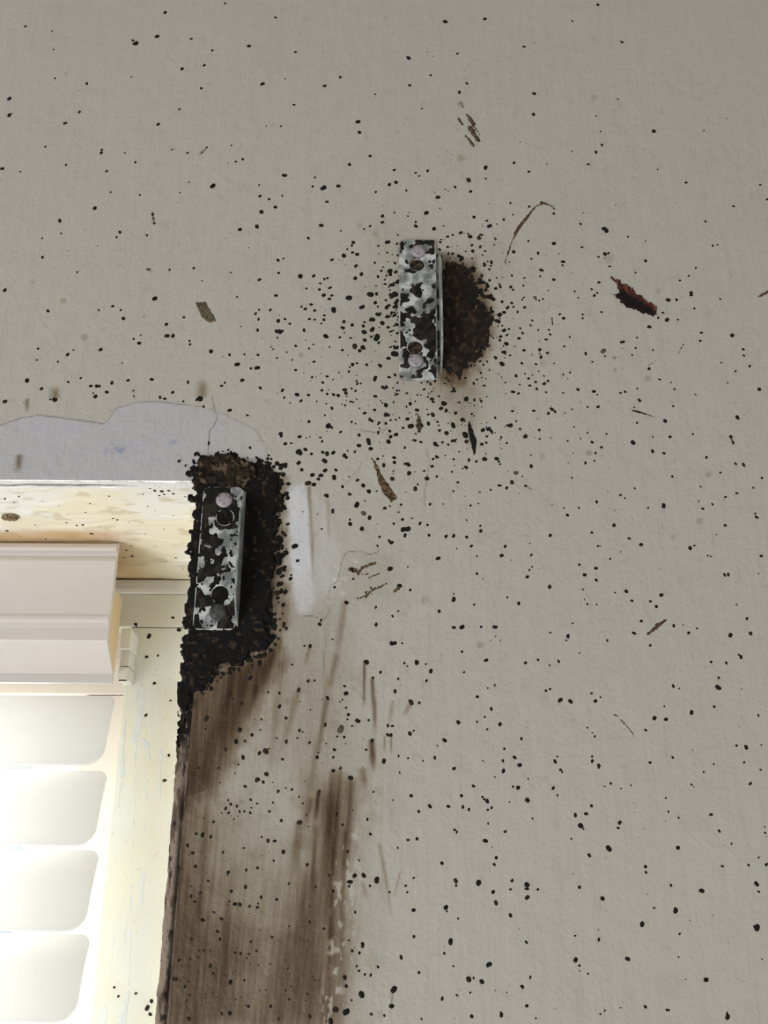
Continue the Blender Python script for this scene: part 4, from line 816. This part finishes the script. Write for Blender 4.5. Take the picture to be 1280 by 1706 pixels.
# flecks on the soffit and the window frame
vs_, fs = [], []
def fleck_at(p, R, axis):
    v, f = random.choice(DOMES); a = random.random() * 6.28; b0 = len(vs_); ca, sa = math.cos(a), math.sin(a)
    for X_, Y_, Z_ in v:
        u_, w_ = R * (X_ * ca - Z_ * sa), R * (X_ * sa + Z_ * ca)
        vs_.append((p[0] + u_, p[1] + w_, p[2] + R * Y_) if axis == 'z' else (p[0] + u_, p[1] + R * Y_, p[2] + w_))
    fs.extend(tuple(b0 + i for i in ff) for ff in f)
for X_, Y_, r in [(465, 478, 5), (384, 510, 5), (365, 546, 6), (284, 590, 7), (353, 601, 6), (327, 603, 5), (390, 638, 9), (482, 572, 8), (148, 553, 6), (500, 580, 5), (60, 505, 4), (30, 625, 9), (85, 650, 5),
                (195, 661, 5), (150, 600, 4), (320, 545, 3), (540, 709, 6), (565, 735, 6), (530, 740, 4), (535, 765, 4), (490, 765, 4), (560, 690, 4), (750, 742, 5), (780, 788, 5), (790, 480, 5), (640, 445, 5),
                (660, 455, 7), (690, 458, 8), (700, 470, 6), (720, 455, 6), (680, 475, 6), (740, 468, 6), (598, 442, 6), (385, 432, 8), (294, 427, 5), (610, 470, 4), (630, 520, 5), (700, 515, 4), (670, 490, 5), (760, 600, 4),
                (710, 756, 5), (580, 560, 3), (550, 590, 3), (660, 540, 3), (430, 690, 7), (130, 440, 3), (80, 480, 4), (20, 490, 5), (740, 560, 3), (700, 620, 3), (620, 640, 3), (250, 520, 3), (180, 500, 3), (110, 560, 4)]:
    p = Pz(X_ / 2.56, 640 + Y_ / 2.56, ZH)
    if RH < p[1] < 0.165: fleck_at((p[0], p[1], ZH), r / 2.56 * 0.00040, 'z')
me = bpy.data.meshes.new('mould_flecks'); me.from_pydata(vs_, [], fs); mobj('mould_flecks', me, M_spot_brown, wall)['kind'] = 'stuff'
vs_, fs = [], []
for x, y, r in [(288, 1029, 4.5), (298, 1049, 4), (248, 1059, 4.5), (226, 1040, 5), (244, 1094, 3), (257, 1138, 3), (243, 1191, 3), (281, 1258, 2.5), (274, 1300, 3), (263, 1092, 2), (284, 1167, 2), (252, 1668, 3), (190, 1645, 2), (197, 1660, 2), (226, 1655, 2), (300, 1017, 3.5), (205, 1007, 2), (291, 986, 3), (245, 1679, 4), (250, 1690, 3)]:
    p = P(x, y, DF); fleck_at((p[0], DF + 0.0004, p[2]), r * 0.00040, 'y')
me = bpy.data.meshes.new('mould_flecks'); me.from_pydata(vs_, [], fs); o = mobj('mould_flecks', me, M_spot_brown, window); o['kind'] = 'stuff'; o.location = -Vector(window.location)
# dirt clump stuck under the soffit
bm = bmesh.new(); bmesh.ops.create_icosphere(bm, subdivisions=3, radius=1.0)
for v in bm.verts:
    k = 0.75 + 0.5 * float(fbm(v.co.x * 3.5 + 5, v.co.y * 3.5 + 2 * v.co.z, 5)); k *= k; v.co = Vector((v.co.x * .0048 * k, v.co.y * .0038 * k, v.co.z * .0016 * k))
p = Pz(17, 862, ZH - 0.001)
M_dirt = mat('dirt', lin((140, 116, 90)), 0.9); noise_mix(M_dirt, lin((96, 78, 60)), lin((170, 146, 116)), 600, .4, .6)
o = obj('dirt_clump', bm, M_dirt, None, True); o.location = (p[0], p[1], ZH - 0.0012)
tag(o, 'brown dirt clump stuck to the cream underside of the window head', 'dirt')
